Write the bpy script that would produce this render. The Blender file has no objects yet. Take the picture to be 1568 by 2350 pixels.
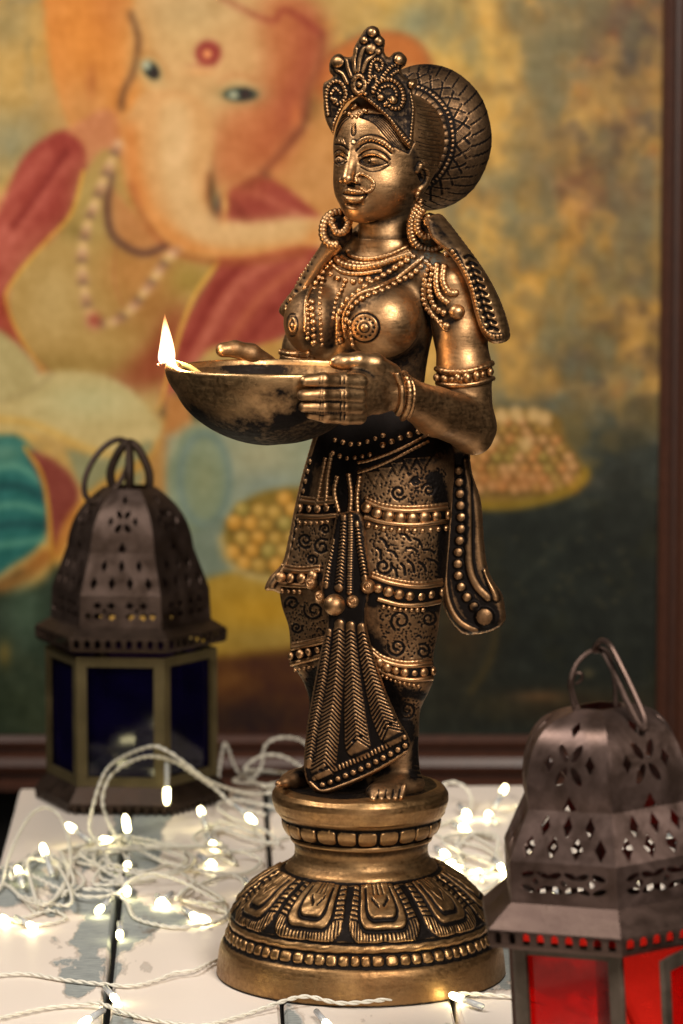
import bpy, math, random
import numpy as np
from mathutils import Vector, Matrix, geometry
random.seed(4); rng = np.random.default_rng(4)
C = bpy.context.scene.collection
R_ = math.radians
# ------------------------------------------------------------------ camera, world, lamps, exposure
S = 0.15/680                       # metres per unit of the survey grid at the statue
F = 8530.0; PITCH = R_(6.75)
CAM = np.array([0.0, -1.88, 0.462])
cd = bpy.data.cameras.new('camera'); cam = bpy.data.objects.new('camera', cd); C.objects.link(cam)
cam.location = CAM; cam.rotation_euler = (math.pi/2-PITCH, 0, 0)
cd.sensor_width = 36; cd.lens = F/2350*36; cd.clip_end = 60; cd.clip_start = 0.05
cd.dof.use_dof = True; cd.dof.focus_distance = 1.82; cd.dof.aperture_fstop = 11; cd.dof.aperture_blades = 9
sc = bpy.context.scene; sc.camera = cam
w = bpy.data.worlds.new('World'); sc.world = w; w.use_nodes = True
w.node_tree.nodes['Background'].inputs[0].default_value = (0.9, 0.8, 0.68, 1)
w.node_tree.nodes['Background'].inputs[1].default_value = 0.012
def area(name, loc, tgt, size, power, col):
    l = bpy.data.lights.new(name, 'AREA'); l.shape = 'RECTANGLE'; l.size = size[0]; l.size_y = size[1]
    l.energy = power; l.color = col
    o = bpy.data.objects.new(name, l); C.objects.link(o); o.location = loc
    o.rotation_euler = (Vector(tgt)-Vector(loc)).to_track_quat('-Z', 'Y').to_euler(); return o
area('key_lamp', (0.56, -1.42, 1.22), (0.02, 0, 0.28), (0.5, 0.5), 36, (1.0, 0.91, 0.80))
area('side_lamp', (-0.95, -0.25, 1.45), (-0.05, 0.87, 0.78), (0.5, 0.5), 24, (1.0, 0.93, 0.84))
area('front_fill', (-0.25, -2.7, 0.75), (0.0, 0, 0.25), (0.9, 0.9), 7, (1.0, 0.90, 0.78))  # added fill behind the camera, brightens forearm, hand and face
vs = sc.view_settings; vs.view_transform = 'Standard'; vs.look = 'None'; vs.exposure = 0; vs.gamma = 1; vs.use_curve_mapping = False

# ------------------------------------------------------------------ survey helpers
cp, sp_ = math.cos(PITCH), math.sin(PITCH)
RX = np.array([1, 0, 0.0]); FW = np.array([0, cp, -sp_]); UP = np.array([0, sp_, cp])
def U(px, py, wv=0.0):             # grid reading (px,py) at depth wv (units, + = away) -> metres
    px = np.asarray(px, float); py = np.asarray(py, float); wv = np.asarray(wv, float)
    dx = (px-784)/F; dv = (py-1175)/F
    dy = cp - dv*sp_; dz = -sp_ - dv*cp
    t = (wv*S - CAM[1])/dy
    return np.stack([CAM[0]+t*dx, CAM[1]+t*dy, CAM[2]+t*dz], -1)
def PJ(P):
    d = P-CAM; f = d@FW
    return 784+F*(d@RX)/f, 1175-F*(d@UP)/f
def T(px, py, h=0.0):              # point of the table top (raised by h metres)
    px = np.asarray(px, float); py = np.asarray(py, float)
    dx = (px-784)/F; dv = (py-1175)/F
    dy = cp - dv*sp_; dz = -sp_ - dv*cp
    t = (h-CAM[2])/dz
    return np.stack([CAM[0]+t*dx, CAM[1]+t*dy, CAM[2]+t*dz], -1)

# ------------------------------------------------------------------ object helpers
def make(name, V, Fc, mat, parent=None, smooth=True, attr=None):
    V = np.asarray(V, np.float32)
    me = bpy.data.meshes.new(name)
    if isinstance(Fc, np.ndarray):
        n, k = Fc.shape
        me.vertices.add(len(V)); me.vertices.foreach_set('co', V.ravel())
        me.loops.add(n*k); me.loops.foreach_set('vertex_index', Fc.astype(np.int32).ravel())
        me.polygons.add(n); me.polygons.foreach_set('loop_start', np.arange(0, n*k, k, dtype=np.int32))
        me.update(calc_edges=True); me.validate()
    else:
        me.from_pydata([tuple(map(float, v)) for v in V], [], [tuple(map(int, f)) for f in Fc]); me.update()
    if smooth: me.polygons.foreach_set('use_smooth', np.ones(len(me.polygons), bool))
    if attr is not None:
        for k_, v_ in attr.items():
            if v_.ndim == 1:
                a = me.attributes.new(k_, 'FLOAT', 'POINT'); a.data.foreach_set('value', v_.astype(np.float32))
            else:
                a = me.color_attributes.new(k_, 'FLOAT_COLOR', 'POINT')
                a.data.foreach_set('color', np.concatenate([v_, np.ones((len(v_), 1))], 1).astype(np.float32).ravel())
    o = bpy.data.objects.new(name, me); C.objects.link(o)
    if mat: me.materials.append(mat)
    if parent:
        o.parent = parent; o.matrix_parent_inverse = parent.matrix_world.inverted() if parent.type != 'EMPTY' else Matrix.Translation(-Vector(parent.location))
    return o
def thing(name, label, cat, loc=(0, 0, 0), group=None):
    o = bpy.data.objects.new(name, None); C.objects.link(o); o.location = loc; o.empty_display_size = 0.02
    o['label'] = label; o['category'] = cat
    if group: o['group'] = group
    return o
class MB:                           # collects triangles/quads of one part
    def __init__(s): s.V = []; s.F = []; s.A = []; s.n = 0
    def add(s, V, Fc, a=0.0):
        V = np.asarray(V, float); s.V.append(V)
        s.F += [tuple(int(i)+s.n for i in f) for f in Fc]; s.A.append(np.full(len(V), a) if np.isscalar(a) else a); s.n += len(V)
    def build(s, name, mat, parent=None, smooth=True):
        return make(name, np.concatenate(s.V), s.F, mat, parent, smooth, {'patina_shade': np.concatenate(s.A)})
def uvs(nu=10, nv=6):
    V = [(0, 0, 1)]
    for j in range(1, nv):
        p = math.pi*j/nv
        for i in range(nu): t = 2*math.pi*i/nu; V.append((math.sin(p)*math.cos(t), math.sin(p)*math.sin(t), math.cos(p)))
    V.append((0, 0, -1)); Fc = []
    for i in range(nu): Fc.append((0, 1+i, 1+(i+1) % nu))
    for j in range(nv-2):
        a = 1+j*nu
        for i in range(nu): Fc.append((a+i, a+nu+i, a+nu+(i+1) % nu, a+(i+1) % nu))
    a = 1+(nv-2)*nu; L = len(V)-1
    for i in range(nu): Fc.append((a+i, L, a+(i+1) % nu))
    return np.array(V), Fc
SPH = uvs()
def frame_of(n, t):
    n = n/np.linalg.norm(n); t = t-n*(t@n); t = t/(np.linalg.norm(t)+1e-9); return t, np.cross(n, t), n
def spline(pts, step):
    P = np.asarray(pts, float)
    if len(P) == 2: Q = P[None, 0]+(P[1]-P[0])*np.linspace(0, 1, 30)[:, None]
    else:
        E = np.concatenate([[2*P[0]-P[1]], P, [2*P[-1]-P[-2]]]); Q = []
        for i in range(1, len(E)-2):
            t = np.linspace(0, 1, 14, endpoint=False)[:, None]
            a, b, c, d = E[i-1], E[i], E[i+1], E[i+2]
            Q.append(.5*(2*b+(c-a)*t+(2*a-5*b+4*c-d)*t**2+(3*b-a-3*c+d)*t**3))
        Q = np.concatenate(Q+[P[-1:]])
    L = np.concatenate([[0], np.cumsum(np.linalg.norm(np.diff(Q, axis=0), axis=1))])
    n = max(2, int(round(L[-1]/step))+1); s = np.linspace(0, L[-1], n)
    return np.stack([np.interp(s, L, Q[:, k]) for k in range(Q.shape[1])], 1)
def tube(mb, P, r, sides=8, closed=False, a=0.0, caps=True):
    P = np.asarray(P, float); n = len(P); r = np.broadcast_to(np.asarray(r, float), (n,))
    Tn = np.gradient(P, axis=0)
    if closed: Tn = np.roll(P, -1, 0)-np.roll(P, 1, 0)
    Tn /= np.linalg.norm(Tn, axis=1)[:, None]+1e-12
    u = np.cross(Tn[0], [0.3, 0.2, 1]);
    if np.linalg.norm(u) < 1e-3: u = np.cross(Tn[0], [1, 0, 0])
    u /= np.linalg.norm(u); V = []
    ang = 2*math.pi*np.arange(sides)/sides
    for i in range(n):
        u = u-Tn[i]*(u@Tn[i]); u /= np.linalg.norm(u); v = np.cross(Tn[i], u)
        V.append(P[i]+r[i]*(np.cos(ang)[:, None]*u+np.sin(ang)[:, None]*v))
    V = np.concatenate(V); Fc = []
    for i in range(n if closed else n-1):
        j = (i+1) % n
        for k in range(sides): Fc.append((i*sides+k, i*sides+(k+1) % sides, j*sides+(k+1) % sides, j*sides+k))
    if not closed and caps:
        Fc.append(tuple(range(sides))[::-1]); Fc.append(tuple(range((n-1)*sides, n*sides)))
    mb.add(V, Fc, a)

# ------------------------------------------------------------------ materials
def mat_new(name):
    m = bpy.data.materials.new(name); m.use_nodes = True; nt = m.node_tree
    return m, nt, nt.nodes['Principled BSDF'], nt.nodes, nt.links
def noise(nt, scale, detail=4, rough=.55, vec=None, dist=0):
    n = nt.nodes.new('ShaderNodeTexNoise'); n.inputs['Scale'].default_value = scale; n.inputs['Detail'].default_value = detail
    n.inputs['Roughness'].default_value = rough; n.inputs['Distortion'].default_value = dist
    if vec: nt.links.new(vec, n.inputs['Vector'])
    return n.outputs['Fac']
def mr(nt, v, a, b, c=0, d=1):
    n = nt.nodes.new('ShaderNodeMapRange'); n.inputs[1].default_value = a; n.inputs[2].default_value = b
    n.inputs[3].default_value = c; n.inputs[4].default_value = d; nt.links.new(v, n.inputs[0]); return n.outputs[0]
def mth(nt, op, a, b=None, clamp=False):
    n = nt.nodes.new('ShaderNodeMath'); n.operation = op; n.use_clamp = clamp
    for i, v in enumerate((a, b)):
        if v is None: continue
        if isinstance(v, (int, float)): n.inputs[i].default_value = v
        else: nt.links.new(v, n.inputs[i])
    return n.outputs[0]
def mixc(nt, f, a, b):
    n = nt.nodes.new('ShaderNodeMix'); n.data_type = 'RGBA'
    if isinstance(f, (int, float)): n.inputs[0].default_value = f
    else: nt.links.new(f, n.inputs[0])
    for i, v in ((6, a), (7, b)):
        if isinstance(v, tuple): n.inputs[i].default_value = (*v, 1)
        else: nt.links.new(v, n.inputs[i])
    return n.outputs[2]
def bump(nt, b, h, strength, dist):
    n = nt.nodes.new('ShaderNodeBump'); n.inputs['Strength'].default_value = strength; n.inputs['Distance'].default_value = dist
    nt.links.new(h, n.inputs['Height']); nt.links.new(n.outputs[0], b.inputs['Normal'])
def wpos(nt): return nt.nodes.new('ShaderNodeNewGeometry').outputs['Position']
def bronze(name, wash=0.0, light=(0.60, 0.385, 0.20), blotch=0.16, rough=.39):
    m, nt, b, N, L = mat_new(name)
    p = wpos(nt)
    at = N.new('ShaderNodeAttribute'); at.attribute_name = 'patina_shade'
    geo = N.new('ShaderNodeNewGeometry')
    cav = mr(nt, geo.outputs['Pointiness'], 0.505, 0.44)
    edge = mr(nt, geo.outputs['Pointiness'], 0.515, 0.56)
    n1 = noise(nt, 38, 6, .65, p, .4); n2 = noise(nt, 420, 3, .6, p); n3 = noise(nt, 1500, 2, .5, p)
    f = mth(nt, 'ADD', at.outputs['Fac'], mth(nt, 'MULTIPLY', cav, 1.1))
    f = mth(nt, 'ADD', f, mr(nt, n1, .48, .72, 0, blotch))
    f = mth(nt, 'ADD', f, mr(nt, n2, .35, .75, -.12, .16))
    f = mth(nt, 'ADD', f, wash)
    f = mth(nt, 'SUBTRACT', f, mth(nt, 'MULTIPLY', edge, .7), True)
    sm_ = N.new('ShaderNodeMapping'); L.new(p, sm_.inputs[0]); sm_.inputs['Scale'].default_value = (1, 1, 7); n4 = noise(nt, 130, 4, .6, sm_.outputs[0])
    base = mixc(nt, mr(nt, n1, .3, .7), light, tuple(c*k for c, k in zip(light, (.84, .72, .62))))
    dk = mixc(nt, f, base, (0.012, 0.009, 0.008))
    if name == 'bronze_polished':      # a grey-green deposit left in the hollow beside the neck
        vd = N.new('ShaderNodeVectorMath'); vd.operation = 'DISTANCE'; L.new(p, vd.inputs[0]); vd.inputs[1].default_value = VERD
        g_ = mth(nt, 'MULTIPLY', mr(nt, vd.outputs['Value'], .002, .011, 1, 0), mr(nt, n2, .42, .58)); dk = mixc(nt, mth(nt, 'MULTIPLY', g_, .8), dk, (.20, .25, .23))
    L.new(dk, b.inputs['Base Color'])
    L.new(mr(nt, f, 0, 1, 1, .92), b.inputs['Metallic'])
    r = mth(nt, 'ADD', mr(nt, f, 0, 1, rough, .62), mth(nt, 'ADD', mr(nt, n2, .3, .7, -.05, .07), mr(nt, n4, .3, .7, -.07, .07))); L.new(r, b.inputs['Roughness'])
    bump(nt, b, mth(nt, 'ADD', mth(nt, 'MULTIPLY', n2, .6), mth(nt, 'ADD', mth(nt, 'MULTIPLY', n3, .3), mth(nt, 'MULTIPLY', n4, .4))), .35, .0005)
    return m
VERD = tuple(float(q) for q in U(985, 588, -110))
M_BR = bronze('bronze_polished', .07, (0.51, 0.315, 0.158), .16, .40)
M_SK = bronze('bronze_dark', .46, (0.52, 0.312, 0.158), .35, .40)
M_PED = bronze('bronze_pedestal', .10, (0.44, 0.268, .122), .25, .38)
M_BOWL = bronze('bronze_sooty', .06, (0.55, 0.35, .17), .7, .38)

# ------------------------------------------------------------------ implicit modelling
class Field:
    def __init__(s, lo, hi, h):
        s.lo = np.asarray(lo, float); s.h = h
        s.n = np.ceil((np.asarray(hi)-s.lo)/h).astype(int)+1
        s.f = np.full(s.n, 1.0, np.float32)
        s.ax = [s.lo[k]+h*np.arange(s.n[k]) for k in range(3)]
    def box(s, lo, hi):
        a = np.clip(np.floor((lo-s.lo)/s.h).astype(int), 0, s.n); b = np.clip(np.ceil((hi-s.lo)/s.h).astype(int)+1, 0, s.n)
        sl = tuple(slice(a[k], b[k]) for k in range(3))
        X = s.ax[0][sl[0]][:, None, None]; Y = s.ax[1][sl[1]][None, :, None]; Z = s.ax[2][sl[2]][None, None, :]
        return sl, X.astype(np.float32), Y.astype(np.float32), Z.astype(np.float32)
    def comb(s, sl, d, k, sub=False):
        a = s.f[sl]
        if a.size == 0: return
        if sub: a = -a
        if k <= 0: r = np.minimum(a, d)
        else:
            h = np.clip(.5+.5*(d-a)/k, 0, 1); r = d*(1-h)+a*h-k*h*(1-h)
            r = np.where(a > .5, np.minimum(a, d), r)
        s.f[sl] = -r if sub else r
    def cap(s, A, B, ra, rb, k=0, sub=False):
        A = np.asarray(A); B = np.asarray(B); m = max(ra, rb)+k*1.1+2*s.h
        sl, X, Y, Z = s.box(np.minimum(A, B)-m, np.maximum(A, B)+m)
        D = B-A; q = D@D+1e-12
        t = np.clip(((X-A[0])*D[0]+(Y-A[1])*D[1]+(Z-A[2])*D[2])/q, 0, 1)
        d = np.sqrt((X-A[0]-t*D[0])**2+(Y-A[1]-t*D[1])**2+(Z-A[2]-t*D[2])**2)-(ra+t*(rb-ra))
        s.comb(sl, d, k, sub)
    def ell(s, c, rad, M, k=0, sub=False):       # M rows = axes
        c = np.asarray(c); rad = np.asarray(rad); m = rad.max()+k*1.1+2*s.h
        sl, X, Y, Z = s.box(c-m, c+m); q = 0; g = 0
        for i in range(3):
            v = ((X-c[0])*M[i][0]+(Y-c[1])*M[i][1]+(Z-c[2])*M[i][2])/rad[i]
            q = q+v*v; g = g+(v/rad[i])**2
        q = np.sqrt(q); d = q*(q-1)/np.sqrt(g+1e-9)
        s.comb(sl, d, k, sub)
    def loft(s, z, cx, cy, A, B, yaw, k=0):      # stacked rotated ellipses, z ascending
        z = np.asarray(z); m = max(np.max(A), np.max(B))+k+2*s.h
        lo = np.array([np.min(cx)-m, np.min(cy)-m, z[0]-k]); hi = np.array([np.max(cx)+m, np.max(cy)+m, z[-1]+k])
        sl, X, Y, Z = s.box(lo, hi); zz = Z.ravel()
        f = lambda a: smooth_interp(zz, z, np.asarray(a)).astype(np.float32)[None, None, :]
        ca, sa = math.cos(yaw), math.sin(yaw); dx = X-f(cx); dy = Y-f(cy); a = f(A); b = f(B)
        u = (dx*ca+dy*sa)/a; v = (-dx*sa+dy*ca)/b
        q = np.sqrt(u*u+v*v); d = q*(q-1)/np.sqrt((u/a)**2+(v/b)**2+1e-9)
        d = np.maximum(d, np.maximum(z[0]-Z, Z-z[-1]))
        s.comb(sl, d, k)
    def sample(s, P):
        q = (P-s.lo)/s.h; i = np.floor(q).astype(int)
        ok = np.all((i >= 0) & (i < s.n-1), axis=-1); i = np.clip(i, 0, s.n-2); t = q-i
        r = 0
        for a in (0, 1):
            for b in (0, 1):
                for c in (0, 1):
                    wgt = (t[..., 0] if a else 1-t[..., 0])*(t[..., 1] if b else 1-t[..., 1])*(t[..., 2] if c else 1-t[..., 2])
                    r = r+wgt*s.f[i[..., 0]+a, i[..., 1]+b, i[..., 2]+c]
        return np.where(ok, r, 1.0)
    def mesh(s):
        f = s.f; sg = f < 0
        n = s.n-1
        cnt = np.zeros(n, np.int8)
        for a in (0, 1):
            for b in (0, 1):
                for c in (0, 1): cnt += sg[a:a+n[0], b:b+n[1], c:c+n[2]]
        act = (cnt > 0) & (cnt < 8); idx = np.argwhere(act)
        ids = np.full(n, -1, np.int32); ids[act] = np.arange(len(idx))
        acc = np.zeros((len(idx), 3)); num = np.zeros(len(idx))
        cs = [(a, b, c) for a in (0, 1) for b in (0, 1) for c in (0, 1)]
        val = {c: np.clip(f[idx[:, 0]+c[0], idx[:, 1]+c[1], idx[:, 2]+c[2]], -s.h*3, s.h*3) for c in cs}
        for c in cs:
            for k in range(3):
                if c[k]: continue
                d = list(c); d[k] = 1; d = tuple(d); va, vb = val[c], val[d]; x = (va < 0) != (vb < 0)
                t = np.where(x, va/(va-vb+1e-20), 0)
                p = np.tile(np.array(c, float), (len(idx), 1)); p[:, k] += t
                acc += p*x[:, None]; num += x
        V = s.lo+(idx+acc/np.maximum(num, 1)[:, None])*s.h
        Q = []
        for k in range(3):
            o = [1, 2] if k == 0 else ([2, 0] if k == 1 else [0, 1])
            sa = [slice(1, -1)]*3; sb = list(sa); sa[k] = slice(0, -1); sb[k] = slice(1, None)
            A = sg[tuple(sa)]; B = sg[tuple(sb)]
            for flip in (False, True):
                e = np.argwhere((A & ~B) if not flip else (~A & B))
                off = np.ones(3, int); off[k] = 0; e = e+off
                q = []
                for (u_, v_) in ((0, 0), (1, 0), (1, 1), (0, 1)):
                    g = e.copy(); g[:, o[0]] -= 1-u_; g[:, o[1]] -= 1-v_
                    q.append(ids[g[:, 0], g[:, 1], g[:, 2]])
                q = np.stack(q, 1)
                Q.append(q[:, ::-1] if flip else q)
        Q = np.concatenate(Q); Q = Q[(Q >= 0).all(1)]
        return V, Q
def smooth_interp(x, xp, fp):
    i = np.clip(np.searchsorted(xp, x)-1, 0, len(xp)-2)
    m = np.gradient(fp, xp); h = xp[i+1]-xp[i]; t = np.clip((x-xp[i])/h, 0, 1)
    return (2*t**3-3*t**2+1)*fp[i]+(t**3-2*t**2+t)*h*m[i]+(-2*t**3+3*t**2)*fp[i+1]+(t**3-t**2)*h*m[i+1]
def relax(V, Q, it=2, lam=.5):
    for _ in range(it):
        acc = np.zeros_like(V); n = np.zeros(len(V))
        for a, b in ((0, 1), (1, 2), (2, 3), (3, 0)):
            for u, v in ((a, b), (b, a)):
                for k in range(3): acc[:, k] += np.bincount(Q[:, u], V[Q[:, v], k], len(V))
                n += np.bincount(Q[:, u], minlength=len(V))
        V = V*(1-lam)+lam*acc/np.maximum(n, 1)[:, None]
    return V
def vnormals(V, Q):
    n = np.cross(V[Q[:, 2]]-V[Q[:, 0]], V[Q[:, 3]]-V[Q[:, 1]]); out = np.zeros_like(V)
    for c in range(4):
        for k in range(3): out[:, k] += np.bincount(Q[:, c], n[:, k], len(V))
    return out/(np.linalg.norm(out, axis=1)[:, None]+1e-20)
FIELDS = []
def hit(px, py, fields=None, w0=-700, w1=330, step=2.0):
    """where the line of sight through (px,py) meets the cast surface: depth (units) and normal"""
    px = np.atleast_1d(np.asarray(px, float)); py = np.atleast_1d(np.asarray(py, float))
    ws = np.arange(w0, w1, step); out = np.full(len(px), np.nan); nrm = np.zeros((len(px), 3)); nrm[:, 1] = -1
    best = np.full(len(px), 1e9)
    for fl in (fields or FIELDS):
        for a in range(0, len(px), 400):
            sl = slice(a, a+400)
            P = U(px[sl, None], py[sl, None], ws[None]); v = fl.sample(P)
            neg = v < 0; has = neg.any(1); i = np.clip(neg.argmax(1), 1, None)
            r = np.arange(len(i)); va = np.minimum(v[r, i-1], 3*fl.h); vb = v[r, i]; t = va/(va-vb+1e-12)
            wv = ws[i-1]+t*step; upd = has & (wv < best[sl])
            b = best[sl]; b[upd] = wv[upd]; best[sl] = b
            Ph = U(px[sl], py[sl], wv); g = np.stack([fl.sample(Ph+e*fl.h)-fl.sample(Ph-e*fl.h) for e in np.eye(3)], -1)
            g /= np.linalg.norm(g, axis=1)[:, None]+1e-12
            nn = nrm[sl]; nn[upd] = g[upd]; nrm[sl] = nn
    ok = best < 1e8; out[ok] = best[ok]
    if ok.any() and (~ok).any(): out[~ok] = np.interp(np.flatnonzero(~ok), np.flatnonzero(ok), out[ok])
    return out, nrm

# ------------------------------------------------------------------ relief drawing (height, dark patina and some painted shade of the cast surface)
class Relief:
    def __init__(s, x0, y0, x1, y1):
        s.x0, s.y0 = x0, y0; s.H = np.zeros((int(y1-y0)+1, int(x1-x0)+1), np.float32); s.D = s.H.copy()
    def win(s, lo, hi):
        a = max(0, int(lo[1]-s.y0)); b = min(s.H.shape[0], int(hi[1]-s.y0)+2); c = max(0, int(lo[0]-s.x0)); d = min(s.H.shape[1], int(hi[0]-s.x0)+2)
        if a >= b or c >= d: return None
        Y, X = np.mgrid[a:b, c:d]; return (slice(a, b), slice(c, d)), X+s.x0, Y+s.y0
    def line(s, pts, r, h, dark=0., add=False, rib=0, curve=True):
        P = spline(pts, 3) if curve else np.asarray(pts, float)
        q = s.win(P.min(0)-r*2.5, P.max(0)+r*2.5)
        if q is None: return
        sl, X, Y = q; d = np.full(X.shape, 1e9); sp = np.zeros(X.shape); L = 0
        for a, b in zip(P[:-1], P[1:]):
            v = b-a; l2 = v@v+1e-9; t = np.clip(((X-a[0])*v[0]+(Y-a[1])*v[1])/l2, 0, 1)
            dd = np.hypot(X-a[0]-t*v[0], Y-a[1]-t*v[1]); m = dd < d; d[m] = dd[m]; sp[m] = L+t[m]*math.sqrt(l2); L += math.sqrt(l2)
        g = np.sqrt(np.clip(1-(d/r)**2, 0, 1))
        if rib: g = g*(.62+.38*np.cos(2*math.pi*sp/rib))
        if h >= 0: s.H[sl] = np.maximum(s.H[sl], g*h) if not add else s.H[sl]+g*h
        else: s.H[sl] = np.minimum(s.H[sl], s.H[sl]+g*h)
        if dark:
            if h >= 0: s.D[sl] = np.maximum(s.D[sl]*(g < .5), dark*np.clip((d-r*.7)/(r*.3), 0, 1)*np.clip(1-(d-r)/(r*1.2), 0, 1))
            else: s.D[sl] = np.maximum(s.D[sl], dark*np.clip(1.4-d/r, 0, 1))
    def dot(s, x, y, r, h, dark=0.):
        q = s.win((x-2*r, y-2*r), (x+2*r, y+2*r))
        if q is None: return
        sl, X, Y = q; d = np.hypot(X-x, Y-y)/r; g = np.sqrt(np.clip(1-d*d, 0, 1))
        if h >= 0:
            s.H[sl] = np.maximum(s.H[sl], g*h); s.D[sl] = np.maximum(s.D[sl]*(g < .4), dark*(d > .8)*np.clip(1.9-d, 0, 1))
        else: s.H[sl] += g*h; s.D[sl] = np.maximum(s.D[sl], dark*g)
    def beads(s, pts, r, gap, h, dark=.8):
        for x, y in spline(pts, gap): s.dot(x, y, r, h, dark)
    def stipple(s, poly, n, dark=.55, h=-1.8):
        P = np.asarray(poly, float); lo, hi = P.min(0), P.max(0)
        for x, y in rng.uniform(lo, hi, (n, 2)):
            if inpoly(P, np.array([x]), np.array([y]))[0]: s.dot(x, y, rng.uniform(1.7, 2.7), h*.7, dark*.8)
    def curl(s, x, y, r, h=-2.2, dark=.9, turns=1.3, a0=None, wdt=2.4):
        a0 = rng.uniform(0, 6.28) if a0 is None else a0; sg = rng.choice([-1, 1])
        t = np.linspace(0, 1, 14); a = a0+sg*turns*2*math.pi*t; rr = r*(1-.75*t)
        s.line(np.stack([x+rr*np.cos(a), y+rr*np.sin(a)], 1), wdt, h, dark)
    def wash(s, pts, r, v):
        P = spline(pts, 6); q = s.win(P.min(0)-r*1.5, P.max(0)+r*1.5)
        if q is None: return
        sl, X, Y = q; d = np.full(X.shape, 1e9)
        for a in P: d = np.minimum(d, np.hypot(X-a[0], Y-a[1]))
        s.D[sl] = np.maximum(s.D[sl], v*np.clip(1.5-d/r, 0, 1))
    def at(s, px, py, arr):
        x = np.clip(px-s.x0, 0, s.H.shape[1]-1.01); y = np.clip(py-s.y0, 0, s.H.shape[0]-1.01)
        i = x.astype(int); j = y.astype(int); a = x-i; b = y-j
        return (arr[j, i]*(1-a)+arr[j, i+1]*a)*(1-b)+(arr[j+1, i]*(1-a)+arr[j+1, i+1]*a)*b
    def apply(s, V, Q, base=0.):
        N = vnormals(V, Q); px, py = PJ(V)
        ins = (px > s.x0) & (py > s.y0) & (px < s.x0+s.H.shape[1]-1) & (py < s.y0+s.H.shape[0]-1)
        d = V-CAM; d /= np.linalg.norm(d, axis=1)[:, None]
        fc = np.clip((-(N*d).sum(1)-.08)/.35, 0, 1)*ins
        h = s.at(px, py, s.H)*fc; k = s.at(px, py, s.D)*np.clip(fc*2, 0, 1)
        return V+N*(h*S)[:, None], np.clip(k+base, 0, 1)
def inpoly(P, X, Y):
    r = np.zeros(X.shape, bool); n = len(P)
    for i in range(n):
        x1, y1 = P[i]; x2, y2 = P[(i+1) % n]
        if y1 == y2: continue
        c = ((y1 > Y) != (y2 > Y)) & (X < (x2-x1)*(Y-y1)/(y2-y1)+x1); r ^= c
    return r
def pdist(P, X, Y):
    d = np.full(X.shape, 1e9); n = len(P)
    for i in range(n):
        a = P[i]; v = P[(i+1) % n]-a; t = np.clip(((X-a[0])*v[0]+(Y-a[1])*v[1])/(v@v+1e-9), 0, 1)
        d = np.minimum(d, np.hypot(X-a[0]-t*v[0], Y-a[1]-t*v[1]))
    return d
def closed(pts, step=4):
    P = list(map(tuple, pts)); Q = spline(P[-2:]+P+P[:2], step); a = P[-1]; L = len(P)
    # cut the doubled ends
    full = spline(P+P[:1], step); return full[:-1]
def slab(outline, wfun, thick, rel=None, step=2.2, edge=12, patina_shade=0., smooth_outline=True):
    """a cast plate with its own outline, depth, thickness, rounded rim and relief"""
    P = closed(outline) if smooth_outline else np.asarray(outline, float)
    lo, hi = P.min(0)-step, P.max(0)+step
    nx, ny = ((hi-lo)/step).astype(int)+1
    X, Y = np.meshgrid(lo[0]+step*np.arange(nx), lo[1]+step*np.arange(ny))
    cx, cy = X[:-1, :-1]+step/2, Y[:-1, :-1]+step/2
    cell = inpoly(P, cx, cy)
    use = np.zeros(X.shape, bool)
    for a in (0, 1):
        for b in (0, 1): use[a:a+cell.shape[0], b:b+cell.shape[1]] |= cell
    # boundary vertices move onto the outline
    d = pdist(P, X, Y); isin = inpoly(P, X, Y)
    bd = use & ~isin
    bd |= use & (d < step*.35)
    for j, i in np.argwhere(bd):
        q = P-[X[j, i], Y[j, i]]; k = (q**2).sum(1).argmin()
        best = None
        for a, b in ((k-1, k), (k, (k+1) % len(P))):
            A, B = P[a], P[b]; v = B-A; t = np.clip(((X[j, i]-A[0])*v[0]+(Y[j, i]-A[1])*v[1])/(v@v+1e-9), 0, 1); pt = A+t*v
            e = (pt[0]-X[j, i])**2+(pt[1]-Y[j, i])**2
            if best is None or e < best[0]: best = (e, pt)
        X[j, i], Y[j, i] = best[1]; d[j, i] = 0
    x, y = X[use], Y[use]; e = np.clip(d[use]/edge, 0, 1); up = np.sqrt(np.clip(1-(1-e)**2, 0, 1))
    wv = wfun(x, y)
    H = rel.at(x, y, rel.H) if rel else 0; D = rel.at(x, y, rel.D) if rel else 0
    ids = np.full(X.shape, -1); ids[use] = np.arange(use.sum()); n = use.sum()
    Vf = U(x, y, wv-up*thick*.5-H*np.clip(e*2, .0, 1)); Vb = U(x, y, wv+thick*.5*up)
    a = ids[:-1, :-1][cell]; b = ids[:-1, 1:][cell]; c = ids[1:, 1:][cell]; dd = ids[1:, :-1][cell]
    Q = np.concatenate([np.stack([a, dd, c, b], 1), np.stack([a, b, c, dd], 1)+n])
    V = np.concatenate([Vf, Vb])
    ed = {}
    for q in Q[:len(a)]:
        for k in range(4):
            u, v = int(q[k]), int(q[(k+1) % 4])
            if (v, u) in ed: del ed[(v, u)]
            else: ed[(u, v)] = 1
    side = np.array([(v, u, u+n, v+n) for u, v in ed], int)
    Q = np.concatenate([Q, side]) if len(side) else Q
    return V, Q, np.clip(np.concatenate([np.zeros(n)+D, np.zeros(n)])+patina_shade, 0, 1)
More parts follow.
